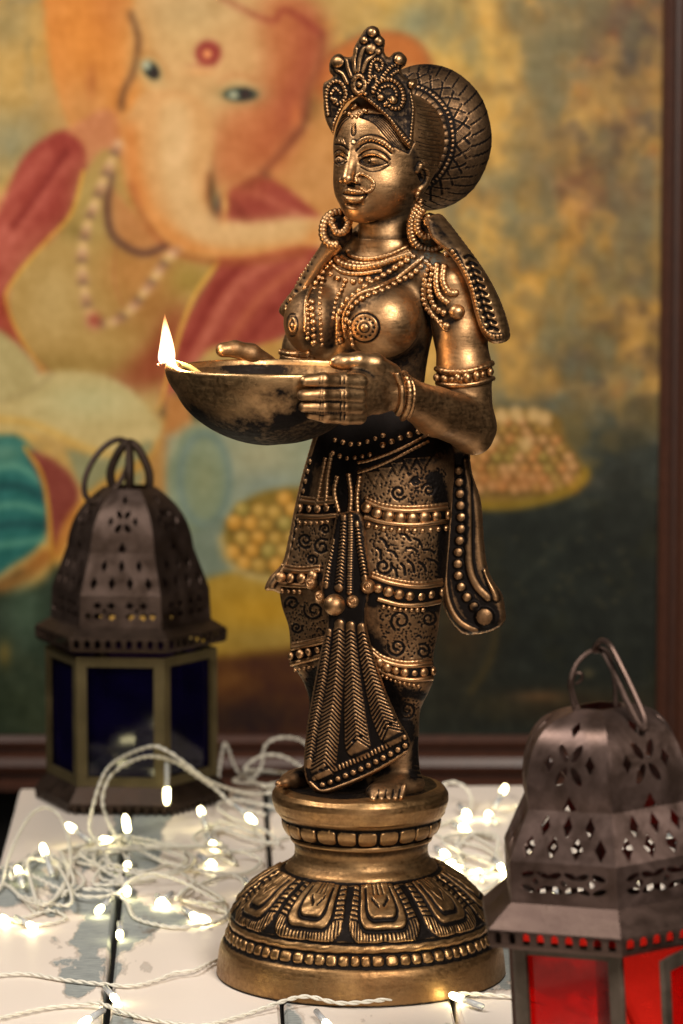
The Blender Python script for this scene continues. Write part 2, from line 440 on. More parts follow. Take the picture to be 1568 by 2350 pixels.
def chain(mb, pts, r, gap, kind='bead', lift=0.3, fields=None, flat=.8, dark=.14, jit=.13):
    """beads or a ribbed cord laid on the cast surface"""
    P = spline(pts, gap if kind == 'bead' else 2.4)
    single = abs(pts[0][0]-pts[-1][0])+abs(pts[0][1]-pts[-1][1]) < 1
    if single: gap = r*3
    wv, nr = hit(P[:, 0], P[:, 1], fields)
    wv = np.convolve(np.pad(wv, 2, 'edge'), np.ones(5)/5, 'valid') if len(wv) > 4 else wv
    P3 = U(P[:, 0], P[:, 1], wv); Tn = np.gradient(P3, axis=0)
    if kind == 'bead':
        for p, n, t in list(zip(P3, nr, Tn))[:1 if single else None]:
            a, b, c = frame_of(n, t); q = r*S*(1+random.uniform(-jit, jit)); s0 = min(1.0, gap*.5/r*.97)
            V = SPH[0]@np.array([a*q*min(1.05, s0*1.08), b*q, c*q*flat])+p+c*q*lift
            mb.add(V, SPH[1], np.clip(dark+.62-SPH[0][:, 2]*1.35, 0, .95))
    else:
        L = np.arange(len(P))*2.4; rr = r*S*(1 if kind == 'cord' else (.86+.2*np.abs(np.sin(math.pi*L/9.5))))
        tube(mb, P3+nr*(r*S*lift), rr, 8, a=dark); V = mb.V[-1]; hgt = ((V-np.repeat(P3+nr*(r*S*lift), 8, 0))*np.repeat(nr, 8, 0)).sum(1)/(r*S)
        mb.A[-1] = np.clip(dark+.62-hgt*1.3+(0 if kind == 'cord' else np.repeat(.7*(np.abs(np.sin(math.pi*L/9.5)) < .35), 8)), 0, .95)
# ------------------------------------------------------------------ the cast bronze figure
YAW = R_(33); FD = np.array([-math.sin(YAW), -math.cos(YAW), 0]); LD = np.array([math.cos(YAW), -math.sin(YAW), 0]); ZD = np.array([0, 0, 1.0])
AX = [LD, FD, ZD]
HY = R_(37); HF = np.array([-math.sin(HY)*.985, -math.cos(HY)*.985, -.17]); HF /= np.linalg.norm(HF); HL = np.array([math.cos(HY), -math.sin(HY), 0.]); HU = np.cross(HL, HF); HU = HU if HU[2] > 0 else -HU
HX = [HL, HF, HU]
def bounds(pts): p = np.array([U(*q) for q in pts]); return p.min(0), p.max(0)
def finish(V, Q):
    v = np.einsum('ij,ij->i', V[Q[:, 0]], np.cross(V[Q[:, 1]], V[Q[:, 2]])).sum()
    return Q[:, ::-1] if v < 0 else Q
def chaincap(fl, pts, k=4, sub=False):          # pts: (px,py,w,r)
    for a, b in zip(pts[:-1], pts[1:]): fl.cap(U(*a[:3]), U(*b[:3]), a[3]*S, b[3]*S, k*S, sub)
u = S
# ---- trunk, arms, hands
lo = U(480, 1110, -640); hi = U(1160, 470, 190)
lo, hi = np.minimum(lo, hi), np.maximum(lo, hi); lo[0] = min(lo[0], U(480, 800, 190)[0]); hi[0] = max(hi[0], U(1165, 800, -200)[0])
B = Field(lo, hi, 2.7*u)
lv = [(1110, 868, 148, 108), (1060, 868, 132, 98), (1010, 868, 118, 86), (960, 864, 116, 84), (880, 856, 128, 88), (800, 852, 146, 94), (720, 860, 160, 96), (660, 870, 168, 88), (615, 878, 128, 76), (575, 884, 74, 64), (545, 884, 64, 60)]
c = [U(a[1], a[0], 0) for a in lv]
B.loft([p[2] for p in c], [p[0] for p in c], [p[1] for p in c], [a[2]*u for a in lv], [a[3]*u for a in lv], -YAW)
B.cap(U(1030, 648, -105), U(960, 620, -60), 58*u, 56*u, 30*u)
B.cap(U(735, 665, 92), U(800, 620, 50), 50*u, 54*u, 30*u)
B.cap(U(786, 592, 46), U(872, 522, 30), 32*u, 40*u, 20*u)
# breasts
B.ell(U(878, 736, -112), np.array([92, 88, 90])*u, AX, 28*u)
B.cap(U(876, 738, -112), U(846, 748, -160), 70*u, 40*u, 14*u)
B.ell(U(727, 738, -14), np.array([72, 84, 80])*u, AX, 24*u)
B.cap(U(727, 738, -14), U(694, 746, -70), 58*u, 34*u, 14*u)
# near arm
chaincap(B, [(1036, 655, -108, 62), (1056, 760, -118, 59), (1066, 850, -128, 60), (1078, 975, -140, 54)], 16)
B.cap(U(1088, 1000, -140), U(1092, 985, -140), 44*u, 46*u, 18*u)
chaincap(B, [(1072, 968, -150, 60), (1000, 945, -250, 54), (930, 908, -352, 40), (905, 898, -380, 41)], 14)
# near hand
PM = np.array([-.66, -.75, -.02]); PM /= np.linalg.norm(PM); PN = np.cross(PM, ZD); PN /= np.linalg.norm(PN); PU = np.cross(PN, PM)
B.ell(U(868, 893, -418), np.array([70, 26, 56])*u, [PM, PN, PU], 16*u)
B.ell(U(822, 905, -462), np.array([52, 23, 58])*u, [PM, PN, PU], 16*u)
FG = [[(820, 876, -486, 17), (788, 873, -506, 17.5), (742, 872, -540, 15.5), (700, 874, -556, 13)],
      [(818, 907, -484, 16), (786, 906, -508, 17), (738, 906, -540, 15), (694, 907, -552, 13)],
      [(818, 934, -476, 15), (788, 933, -500, 16), (742, 934, -530, 14.5), (697, 934, -538, 12.5)],
      [(820, 958, -464, 14), (792, 958, -486, 15), (750, 956, -512, 13.5), (712, 950, -520, 12)]]
for g in FG: chaincap(B, [(g[0][0]+6, g[0][1], g[0][2], g[0][3]+1.5), (g[1][0], g[1][1], g[1][2]-1, g[1][3]+1.2), ((g[1][0]+g[2][0])/2, (g[1][1]+g[2][1])/2+.5, (g[1][2]+g[2][2])/2+1, g[2][3]+.2), (g[2][0], g[2][1], g[2][2]-1, g[2][3]+.9), (g[3][0], g[3][1], g[3][2], g[3][3]-1)], 4.2)
chaincap(B, [(892, 862, -405, 30), (858, 836, -434, 25), (822, 828, -452, 19), (786, 830, -462, 17), (770, 832, -466, 14)], 9)
# far arm and hand
chaincap(B, [(728, 678, 96, 50), (700, 800, 82, 50), (700, 945, 78, 46)], 16)
chaincap(B, [(690, 940, 75, 48), (655, 905, 20, 40), (608, 875, -58, 33)], 12)
B.ell(U(580, 866, -78), np.array([58, 18, 40])*u, [np.array([-.98, -.2, 0]), np.array([.2, -.98, 0]), ZD], 14*u)
chaincap(B, [(610, 838, -80, 26), (576, 812, -110, 23), (540, 801, -126, 19), (512, 803, -136, 17)], 7)
for i in range(4): chaincap(B, [(530, 850+i*24, -92, 15), (490, 853+i*24, -115, 14), (462, 856+i*22, -140, 11)], 4)
BV, BQ = B.mesh(); BQ = finish(BV, BQ); BV = relax(BV, BQ, 2)
# ---- head
lo = U(735, 585, -210); hi = U(1015, 190, 190); lo, hi = np.minimum(lo, hi), np.maximum(lo, hi)
H = Field(lo, hi, 1.75*u)
hc = U(884, 345, 8)
H.ell(hc, np.array([118, 120, 140])*u, HX)
H.ell(U(859, 422, -24), np.array([93, 93, 86])*u, HX, 30*u)
H.ell(U(824, 478, -74), np.array([34, 30, 30])*u, HX, 34*u)
H.ell(U(886, 430, -62), np.array([44, 40, 44])*u, HX, 30*u)
H.cap(U(884, 490, 6), U(884, 590, 2), 60*u, 64*u, 10*u)
H.cap(U(905, 315, 20), U(985, 318, 118), 104*u, 96*u, 20*u)
def on(x, y, f=H): return float(hit([x], [y], [f], -260, 200, 1.5)[0][0])
def strokes(pts, k=3, lift=0., sub=False, curve=True):      # (px,py,r) on the present head surface
    P = spline(pts, 7) if curve else np.asarray(pts, float)
    wv, _ = hit(P[:, 0], P[:, 1], [H], -260, 200, 1.5)
    chaincap(H, [(p[0], p[1], q-lift*p[2], p[2]) for p, q in zip(P, wv)], k, sub)
# sockets, eyeballs
for (x, y, r, dp) in ((854, 367, 27, 6), (780, 364, 19, 6)):
    wv = on(x, y); H.ell(U(x, y, wv-2), np.array([r*1.25, 11, r*.66])*u, HX, 10*u, True)
for (x, y, r) in ((857, 370, 25), (782, 367, 15)):
    wv = on(x, y); H.ell(U(x, y, wv+9), np.array([r*1.1, 12, r*.46])*u, HX, 4*u)
strokes([(825, 366, 3), (838, 356, 5), (860, 352, 6), (880, 361, 5), (893, 373, 2.5)], 3, -.3)
strokes([(827, 377, 2.5), (846, 386, 3.2), (868, 384, 3), (888, 375, 2)], 3, -.45)
strokes([(771, 356, 3), (780, 351, 3.6), (796, 361, 3)], 3, -.7)
strokes([(772, 377, 2.4), (782, 382, 3), (795, 375, 2.4)], 3, -.8)
# brows, nose, lips
strokes([(815, 338, 4), (828, 324, 5), (850, 317, 5.4), (878, 326, 5), (902, 345, 3.6)], 4, -.4)
strokes([(799, 335, 4), (786, 325, 4.6), (773, 323, 3)], 4, -.7)
n0 = on(809, 342); nt_ = on(804, 415)
chaincap(H, [(809, 336, n0+6, 10), (805, 372, n0-4, 12.5), (798, 408, nt_-13, 14)], 13)
H.ell(U(797, 411, nt_-16), np.array([12, 10, 9])*u, HX, 7*u)
H.ell(U(815, 415, nt_-7), np.array([9, 11, 8])*u, HX, 5*u); H.ell(U(785, 413, nt_-7), np.array([7, 10, 8])*u, HX, 5*u)
wl = on(812, 448)
H.ell(U(811, 449, wl+2), np.array([30, 16, 20])*u, HX, 9*u)
strokes([(789, 441, 3), (801, 437, 6), (811, 440, 6), (826, 440, 5.4), (838, 446, 2.6)], 2.5)
strokes([(792, 453, 3), (806, 459, 7), (824, 458, 6), (837, 449, 2.6)], 2.5)
strokes([(787, 445.5, 1.6), (812, 449, 2.4), (839, 447.5, 1.6)], 1, .55, True)
strokes([(795, 470, 3), (812, 473, 4), (828, 470, 3)], 6, .4, True)
# ear
we = on(966, 405)
strokes([(958, 392, 6), (966, 379, 7), (978, 382, 7.5), (983, 398, 7), (976, 420, 7), (963, 435, 8)], 4, .3)
strokes([(962, 398, 6), (968, 412, 6)], 3, -.2, True)
HV, HQ = H.mesh(); HQ = finish(HV, HQ); HV = relax(HV, HQ, 1)
FIELDS[:] = [B, H]
# ---- skirt and feet
lo = U(600, 1865, -240); hi = U(1070, 1030, 230); lo, hi = np.minimum(lo, hi), np.maximum(lo, hi)
lo, hi = np.minimum(lo, U(700, 880, -230)), np.maximum(hi, U(1050, 880, 230)); K = Field(lo, hi, 2.6*u)
def loft_px(fl, rows, k=0, w0=0, ratio=.74):     # rows: py, left, right (photographed outline)
    rows = rows[::-1]; cc = [U((a[1]+a[2])/2, a[0], a[3] if len(a) > 3 else w0) for a in rows]
    A = [(a[2]-a[1])/2/math.sqrt(.703+.297*ratio**2)*u for a in rows]
    fl.loft([p[2] for p in cc], [p[0] for p in cc], [p[1] for p in cc], A, [a*ratio for a in A], -YAW, k)
loft_px(K, [(905, 765, 975), (940, 748, 1000), (990, 728, 1028), (1035, 712, 1042), (1080, 700, 1042), (1150, 684, 1036), (1230, 668, 1030), (1300, 652, 1022), (1345, 644, 1016), (1390, 655, 1008), (1440, 676, 1000), (1500, 690, 985), (1560, 720, 960), (1640, 735, 930), (1740, 735, 925), (1800, 740, 930)], 0, 0, .70)
loft_px(K, [(1240, 700, 800, -10), (1330, 644, 800, 10), (1390, 646, 775, 30), (1440, 662, 760, 30), (1490, 666, 752, 25), (1520, 667, 745, 20), (1555, 690, 752, 30), (1600, 708, 765, 40), (1680, 702, 780, 40), (1760, 698, 790, 30), (1815, 690, 800, 20)], 14*u, 20, .85)
loft_px(K, [(1240, 850, 1025, -20), (1330, 850, 1020, -30), (1400, 852, 1008, -45), (1460, 852, 1002, -55), (1500, 850, 995, -60), (1560, 855, 995, -60), (1585, 862, 985, -55), (1620, 868, 968, -45), (1680, 868, 962, -40), (1740, 872, 962, -40), (1790, 875, 968, -40)], 14*u, -50, .9)
# feet
K.ell(U(915, 1800, -60), np.array([60, 62, 34])*u, AX, 12*u)
K.ell(U(890, 1812, -118), np.array([40, 70, 24])*u, AX, 14*u)
for i, (x, y, r) in enumerate(((858, 1832, 9.5), (876, 1834, 9), (893, 1833, 8.5), (908, 1831, 8), (922, 1828, 7))):
    chaincap(K, [(x+6, y-24, -140, r), (x, y-4, -172+i*5, r+.5), (x-1, y+2, -180+i*5, r-1)], 2.5)
K.ell(U(690, 1786, 0), np.array([34, 76, 24])*u, AX, 12*u)
chaincap(K, [(685, 1782, -40, 16), (655, 1795, -70, 11), (640, 1799, -84, 9)], 8)
KV, KQ = K.mesh(); KQ = finish(KV, KQ); KV = relax(KV, KQ, 2)
FIELDS.append(K)
statue = thing('statue', 'antiqued bronze statue of a crowned woman holding an oil bowl on a round pedestal', 'statue', tuple(U(829, 2231, 0)*[1, 1, 0]))

# ---- relief of the body
RB = Relief(470, 190, 1180, 1110)
for x, y, r in ((837, 752, 29),): 
    t = np.linspace(0, 2*math.pi, 24)
    RB.line(np.stack([x+r*np.cos(t), y+r*np.sin(t)], 1), 3.2, 1.8, .0, curve=False); RB.line(np.stack([x+(r+5)*np.cos(t), y+(r+5)*np.sin(t)], 1), 3, -2, .9, curve=False)
    RB.line(np.stack([x+15*np.cos(t), y+15*np.sin(t)], 1), 3.4, 2, .5, curve=False); RB.dot(x, y, 10, 5, .6)
    for a in np.arange(0, 6.28, .48): RB.dot(x+22*math.cos(a), y+22*math.sin(a), 2.6, -2, .8)
t = np.linspace(0, 2*math.pi, 24)
RB.line(np.stack([671+13*np.cos(t), 746+26*np.sin(t)], 1), 3, -2, .9, curve=False); RB.line(np.stack([671+8*np.cos(t), 746+16*np.sin(t)], 1), 3, 2.5, .7, curve=False); RB.dot(671, 746, 5, 4, .6)
# knuckle creases and nails of the near hand
for y in (873, 906, 933, 956):
    for x in (792, 783, 741, 735): RB.line([(x, y-9), (x-1, y+8)], 1.7, -1.3, .7)
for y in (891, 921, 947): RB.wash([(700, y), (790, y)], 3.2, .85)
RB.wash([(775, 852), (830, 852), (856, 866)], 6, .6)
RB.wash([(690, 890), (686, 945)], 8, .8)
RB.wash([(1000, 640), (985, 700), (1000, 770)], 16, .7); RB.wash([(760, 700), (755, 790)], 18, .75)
RW = Relief(700, 760, 1060, 1110); RW.wash([(950, 800), (960, 830), (930, 860)], 40, .75); RW.wash([(800, 815), (900, 830), (960, 800)], 22, .8)  # RW: shade under bust and bowl, painted in along with the real patina
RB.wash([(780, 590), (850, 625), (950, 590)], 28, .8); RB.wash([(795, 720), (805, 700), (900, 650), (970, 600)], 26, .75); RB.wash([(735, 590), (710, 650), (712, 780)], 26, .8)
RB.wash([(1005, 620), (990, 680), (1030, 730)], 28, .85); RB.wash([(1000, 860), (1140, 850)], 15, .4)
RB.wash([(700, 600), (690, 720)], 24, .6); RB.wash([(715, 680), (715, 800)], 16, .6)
RB.wash([(800, 655), (860, 655), (930, 640)], 45, .33); RB.wash([(1040, 640), (1060, 700)], 40, .3); RB.wash([(1030, 896), (1100, 892)], 10, .25); RW.wash([(740, 1010), (870, 1000), (1010, 1030)], 70, .95); RB.wash([(530, 800), (600, 815)], 18, .4)  # the RW wash paints the bowl's shade on the belly
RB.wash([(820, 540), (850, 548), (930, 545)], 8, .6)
# face
def fl(*p, r=2.2, h=-1.6, d=.85): RB.line(p, r, h, d)
fl((818, 346), (832, 333), (852, 327), (878, 336), (898, 352), r=2.6); fl((799, 344), (786, 334), (768, 331), r=2.4)
fl((813, 331), (828, 316), (851, 309), (880, 317), (905, 338), r=1.6)
for i in range(11):
    t = i/10; x = 824+t*74; y = 321-8*math.sin(t*math.pi)+t*20; fl((x-2, y+4), (x+3, y-4), r=1.3, h=-1, d=.7)
for i in range(5): x = 794-i*6; fl((x, 329-i*1.2), (x-3, 321-i), r=1.2, h=-1, d=.6)
fl((824, 359), (838, 347), (860, 343), (882, 352), (896, 366), r=2.0); fl((826, 370), (838, 362), (860, 359), (878, 366), (890, 373), r=1.8); fl((826, 374), (846, 382), (868, 380), (890, 374), r=2.0)
fl((828, 384), (848, 393), (872, 391), (893, 380), r=1.6, d=.5)
fl((764, 353), (778, 344), (798, 357), r=1.8); fl((766, 364), (778, 358), (795, 366), r=1.6); fl((767, 373), (780, 379), (796, 371), r=1.8)
RB.dot(848, 370, 6, -1.6, 1); RB.dot(848, 369, 2.4, 2, 0); RB.dot(777, 367, 5, -1.4, 1); RB.dot(777, 366, 2, 1.6, 0); RB.wash([(828, 371), (845, 377), (870, 375), (888, 372)], 4.5, .55); RB.wash([(766, 367), (780, 373), (794, 368)], 4, .55)
fl((786, 445), (812, 449), (840, 447), r=1.8, d=1); fl((798, 425), (812, 428), r=3, h=-1, d=.8); fl((806, 421), (826, 424), r=2.5, h=-1, d=.9)
fl((832, 404), (823, 398), (817, 402), r=1.6, d=.8); fl((838, 440), (843, 447), (838, 455), r=2, d=.5)
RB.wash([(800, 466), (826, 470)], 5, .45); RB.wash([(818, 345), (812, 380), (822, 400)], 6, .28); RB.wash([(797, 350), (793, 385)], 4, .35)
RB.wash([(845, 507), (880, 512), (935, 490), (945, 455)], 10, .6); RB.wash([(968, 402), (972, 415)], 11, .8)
RB.line([(809, 285), (806, 305), (811, 312), (816, 304), (815, 285)], 1.6, -1.4, .9); RB.dot(812, 326, 6, 2, .7)
# hair: parted strands
for k in range(9):
    o = k*5.2
    RB.line([(826+o*.2, 268-o*.2), (858+o*.7, 282-o*.4), (885+o*.75, 312-o*.5), (910+o*.6, 338-o*.4), (938+o*.3, 352-o*.6)], 2.0, -2.2, .8)
for k in range(4): RB.line([(802, 268-k*4), (786-k*4, 283-k*3), (775-k*4, 305-k*2), (767-k*2, 322)], 1.7, -1.6, .8)
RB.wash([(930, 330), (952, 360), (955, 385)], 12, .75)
for k in range(22):
    y = 205+k*9.2; RB.line([(956+k*7 % 13, y), (985, y+4+k*3 % 5), (1004+k*5 % 11, y+9)], 1.4, -.9, .5)
for k in range(8): RB.wash([(955, 200+k*24), (962, 215+k*24)], 8, .4)
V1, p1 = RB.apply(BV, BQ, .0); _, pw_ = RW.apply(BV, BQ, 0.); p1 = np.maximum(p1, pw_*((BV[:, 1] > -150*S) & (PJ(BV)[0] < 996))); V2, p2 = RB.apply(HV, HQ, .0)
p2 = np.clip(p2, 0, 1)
body = make('figure_body', np.concatenate([V1, V2]), np.concatenate([BQ, HQ+len(V1)]), M_BR, statue, True, {'patina_shade': np.concatenate([p1, p2])})
# ---- skirt relief
RS = Relief(600, 880, 1070, 1870); RS.wash([(720, 930), (860, 950), (1010, 930)], 60, .9); RS.wash([(740, 1020), (860, 1030), (1000, 1000)], 46, .82)  # waist washes: dark patina plus painted shade of the bowl above
RS.stipple([(760, 1075), (1025, 1075), (1025, 1160), (840, 1150), (790, 1150)], 420)
RS.stipple([(845, 1212), (1022, 1225), (1015, 1335), (860, 1325)], 480)
RS.stipple([(688, 1205), (775, 1205), (755, 1310), (652, 1305)], 260)
RS.stipple([(870, 1395), (1005, 1400), (995, 1535), (880, 1500)], 380)
RS.stipple([(650, 1370), (740, 1390), (750, 1480), (668, 1490)], 260)
RS.stipple([(880, 1560), (985, 1580), (960, 1680), (905, 1640)], 180); RS.stipple([(675, 1535), (745, 1525), (735, 1580), (700, 1580)], 70)
for x, y, r in ((915, 1130, 18), (985, 1125, 16), (955, 1105, 10), (700, 1240, 18), (738, 1255, 20), (715, 1285, 13), (670, 1385, 17), (680, 1440, 14), (720, 1400, 24), (920, 1425, 24), (985, 1420, 18), (912, 1485, 22), (972, 1495, 18), (935, 1630, 20), (880, 1300, 20), (745, 1215, 12)): RS.curl(x, y, r, wdt=2.8)
for (x, y, a) in ((880, 1245, .9), (900, 1270, .6), (930, 1232, .6), (960, 1245, .8), (945, 1262, .3), (985, 1265, .3), (905, 1310, 1.1), (925, 1305, 1.2), (945, 1300, 1.1), (970, 1300, .9), (995, 1290, .5), (870, 1270, 1.3)):
    RS.line([(x-12*math.cos(a), y-12*math.sin(a)), (x+3, y-3), (x+14*math.cos(a), y+14*math.sin(a))], 2.8, -2.6, .9)
for (x, y) in ((858, 1092), (884, 1082), (912, 1070), (940, 1060), (972, 1058)):
    for q in np.linspace(0, 1, 7): RS.line([(x-13*(1-q), y-6+22*q), (x+13*(1-q), y-8+22*q)], 3, 3.2*(1-.3*q), .0)
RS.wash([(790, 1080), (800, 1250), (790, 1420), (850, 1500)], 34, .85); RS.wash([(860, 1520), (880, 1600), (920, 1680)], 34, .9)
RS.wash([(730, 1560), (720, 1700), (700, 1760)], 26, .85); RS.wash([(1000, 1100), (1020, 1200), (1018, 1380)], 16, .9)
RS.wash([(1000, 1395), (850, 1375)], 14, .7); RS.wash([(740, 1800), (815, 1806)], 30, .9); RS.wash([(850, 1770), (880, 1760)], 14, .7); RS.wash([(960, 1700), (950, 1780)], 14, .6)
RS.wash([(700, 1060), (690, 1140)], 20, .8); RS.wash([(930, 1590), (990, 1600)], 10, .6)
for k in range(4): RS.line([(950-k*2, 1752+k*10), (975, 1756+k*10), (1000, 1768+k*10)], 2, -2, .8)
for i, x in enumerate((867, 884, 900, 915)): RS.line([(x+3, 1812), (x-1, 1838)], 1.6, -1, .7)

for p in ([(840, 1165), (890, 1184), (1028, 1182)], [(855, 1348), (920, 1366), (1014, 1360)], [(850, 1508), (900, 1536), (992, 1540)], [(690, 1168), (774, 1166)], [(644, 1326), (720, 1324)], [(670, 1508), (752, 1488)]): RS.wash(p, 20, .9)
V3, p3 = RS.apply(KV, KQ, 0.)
make('skirt', V3, finish(V3, KQ), M_SK, statue, True, {'patina_shade': p3})

# ---- hair bun behind the head
bc = U(962, 316, 112); NV, NU_ = 60, 420
rows = []
prof = [(0, 92), (40, 89), (72, 78), (100, 62), (126, 42), (146, 22), (160, 2), (168, -18), (169, -34), (164, -52), (150, -66), (110, -78), (60, -84), (0, -86)]
pr = spline(prof, 2.6); V = []; Hm = []; A0 = 2*math.pi*np.arange(NU_)/NU_
for (r, d) in pr:
    a = 2*math.pi*np.arange(NU_)/NU_; hgt = np.zeros(NU_)
    fr = d > -10; a = a+.05*np.sin(a*3+1)+.03*np.sin(a*7+r*.05); hgt = hgt+1.2*np.sin(a*9+r*.11)
    hgt += (-2.5 if (r > 95 and r < 150 and fr) else 0)*(np.abs(((a*13/math.pi+(r-124)/30) % 1)-.5) < .06)*(r > 125)*.8
    hgt += (-2.5 if (r > 95 and r < 150 and fr) else 0)*(np.abs(((a*13/math.pi-(r-124)/30) % 1)-.5) < .06)*(r > 125)*.8
    hgt += (3.0*np.abs(np.sin(a*34)) if 117 < r < 123 and fr else 0)
    hgt += (5.5*np.sqrt(np.abs(np.sin(a*19)))*math.sqrt(max(0, 1-((r-107)/7.5)**2)) if 100 < r < 114.5 and fr else 0)
    hgt += (-2.2 if r > 150 and d < 16 and d > -50 else 0)*(np.abs((a*19/math.pi+(d/60.)) % 1-.5) < .06)
    hgt += -1.6*(np.sin(a*44+r*.05) > .6)*(r < 98)*fr
    rad = (r*u); V.append(bc+(rad*np.cos(a))[:, None]*LD*1.0+(rad*np.sin(a))[:, None]*ZD+((d+hgt)*u)[:, None]*FD); Hm.append(hgt)
V = np.concatenate(V); Hm = np.concatenate(Hm); n = len(pr)
Q = np.array([(i*NU_+k, (i+1)*NU_+k, (i+1)*NU_+(k+1) % NU_, i*NU_+(k+1) % NU_) for i in range(n-1) for k in range(NU_)])
rr = np.repeat(pr[:, 0], NU_); dd = np.repeat(pr[:, 1], NU_)
bp = np.clip((Hm < -1.6)*.8+.75*((rr > 97)*(rr < 126)*(Hm <= 1.5)*(dd > -10))+.28, 0, 1)
make('hair_bun', V, finish(V-bc, Q), M_SK, statue, True, {'patina_shade': bp})

# ---- crown
CO = [(765, 311), (747, 273), (742, 230), (742, 194), (754, 184), (764, 176), (757, 166), (756, 146), (765, 128), (780, 123), (792, 130), (808, 129), (813, 108), (827, 84), (840, 65), (854, 59), (868, 64), (874, 80), (884, 93), (882, 118), (892, 131), (904, 121), (920, 119), (934, 133), (931, 150), (922, 158), (926, 174), (941, 181), (956, 180), (957, 197), (947, 210), (954, 245), (951, 297), (945, 339), (925, 328), (892, 276), (850, 238), (830, 224), (812, 226), (791, 243), (774, 278)]
RC = Relief(730, 50, 970, 350)
def rope(p, r=5, h=7, rib=8): RC.line(p, r, h, .8, rib=rib)
rope([(822, 222), (850, 236), (892, 274), (940, 330)], 6, 8); rope([(808, 224), (786, 246), (768, 285)], 5, 7)
rope([(857, 210), (871, 188), (896, 182), (918, 197), (927, 225), (918, 247), (900, 247), (890, 234), (901, 224)], 5.5, 9)
rope([(868, 215), (880, 200), (900, 198), (910, 214), (908, 232)], 3.5, 5)
RC.dot(903, 230, 10, 9, .9); RC.dot(874, 224, 9, 7, .9); RC.dot(885, 240, 6, 5, .7)
rope([(752, 262), (748, 225), (754, 198), (768, 186), (784, 192), (793, 213), (788, 231), (772, 238), (762, 226)], 4.6, 8)
rope([(760, 215), (770, 203), (781, 214)], 3, 5); RC.dot(769, 230, 7, 7, .9)
rope([(945, 215), (950, 250), (946, 300), (943, 325)], 4, 6)
t = np.linspace(0, 2*math.pi, 20); RC.line(np.stack([824+13*np.cos(t), 194+20*np.sin(t)], 1), 6.5, 10, .9); RC.dot(824, 194, 8, 11, .9)
for a in np.arange(0, 6.28, .7): RC.dot(824+12.5*math.cos(a), 194+20*math.sin(a), 1.8, -3, .8)
for p in ([(815, 165), (812, 140), (817, 112)], [(822, 163), (826, 135), (835, 112), (848, 108)], [(805, 175), (798, 155), (794, 134)], [(796, 190), (786, 170), (772, 160), (768, 145)], [(832, 165), (842, 140), (855, 130), (866, 118)]): rope(p, 4.5, 6, 0)
rope([(848, 175), (852, 150), (862, 136), (876, 140), (878, 155), (868, 160), (864, 150)], 4, 7, 7); rope([(878, 178), (892, 160), (905, 150), (918, 152)], 4.5, 6, 7)
rope([(900, 172), (915, 162), (928, 172)], 4, 6, 6); rope([(845, 190), (852, 178), (862, 176), (864, 192), (854, 204)], 3.8, 6, 6)
for x, y, r, h in ((855, 74, 13, 11), (836, 92, 10, 9), (870, 94, 12, 10), (852, 112, 14, 11), (774, 142, 16, 13), (918, 136, 15, 13), (948, 194, 12, 12), (838, 215, 5, 5), (868, 118, 8, 7)): RC.dot(x, y, r, h, .9)
for x, y in ((848, 100), (862, 84), (846, 86), (884, 150), (838, 180), (808, 190), (800, 215), (858, 225), (878, 205)): RC.dot(x, y, 4, -3, .9)
RC.D = np.maximum(RC.D, .8*(RC.H < 2.2))
_cx = np.arange(776, 944, 8.); _cw = hit(_cx, np.full(len(_cx), 268.), [H])[0]; _cw = np.convolve(np.pad(_cw, 2, 'edge'), np.ones(5)/5, 'valid')
def wcrown(x, y):
    q = np.interp(x, _cx, _cw)+np.clip(776-x, 0, 60)*.5+np.clip(x-944, 0, 60)*.3
    e = np.interp(np.clip(x, 780, 935), _cx, _cw); return q-11-np.clip(y-268, 0, 60)*.18+np.clip(215-y, 0, 200)*.10
V, Q, pt = slab(CO, wcrown, 26, RC, 1.9, 10)
make('crown', V, finish(V-V.mean(0), Q), M_BR, statue, True, {'patina_shade': pt})
mb = MB()
for x, y, r, l in ((815, 244, 14, .35), (838, 254, 8, .3), (793, 258, 7, .3)): chain(mb, [(x-.1, y), (x+.1, y)], r, .3, 'bead', l, [H], .6)
chain(mb, [(803, 262), (808, 268), (818, 268), (826, 262)], 6.5, 9, 'bead', .3, [H], .7)
chain(mb, [(811, 284), (812, 302)], 5, 5, 'bead', .1, [H], .5)
mb.build('forehead_pendant', M_BR, statue)
# nose ring
mb = MB(); wn = on(830, 415)
ring = spline([(818, 420), (819, 404), (832, 399), (848, 407), (858, 420), (855, 434), (840, 440), (828, 432)], 2.2)
wr, _ = hit(ring[:, 0], ring[:, 1], [H]); tube(mb, U(ring[:, 0], ring[:, 1], wr-5), 4.4*u*(.8+.25*np.abs(np.sin(np.arange(len(ring))*.9))), 8)
chain(mb, [(855, 426), (852, 436)], 6, 8, 'bead', .8, [H]); mb.build('nose_ring', M_BR, statue)
# earrings
mb = MB(); chain(mb, [(955.9, 443), (956.1, 443)], 11, .3, 'bead', .5, [H], .7)
def coil(mb, pts, r, w0, w1=None, rib=9):
    P = spline(pts, 2.2); L = np.arange(len(P))*2.2; wv = np.linspace(w0, w1 if w1 is not None else w0, len(P))
    tube(mb, U(P[:, 0], P[:, 1], wv), r*u*(.84+.2*np.abs(np.sin(math.pi*L/rib))), 9, a=.30); mb.A[-1] = .22+.6*np.repeat(np.abs(np.sin(math.pi*L/rib)) < .4, 9)
coil(mb, [(962, 470), (947, 500), (944, 535), (956, 562), (985, 574), (1010, 566), (1025, 545), (1018, 518), (1002, 503)], 10.5, -96, -76)
coil(mb, [(972, 478), (958, 505), (960, 530), (978, 543), (997, 536), (1003, 518)], 9.5, -106, -92); coil(mb, [(985, 492), (978, 508), (990, 520)], 8.5, -100)
chain(mb, [(962, 455), (965, 480)], 9, 9, 'bead', .6)
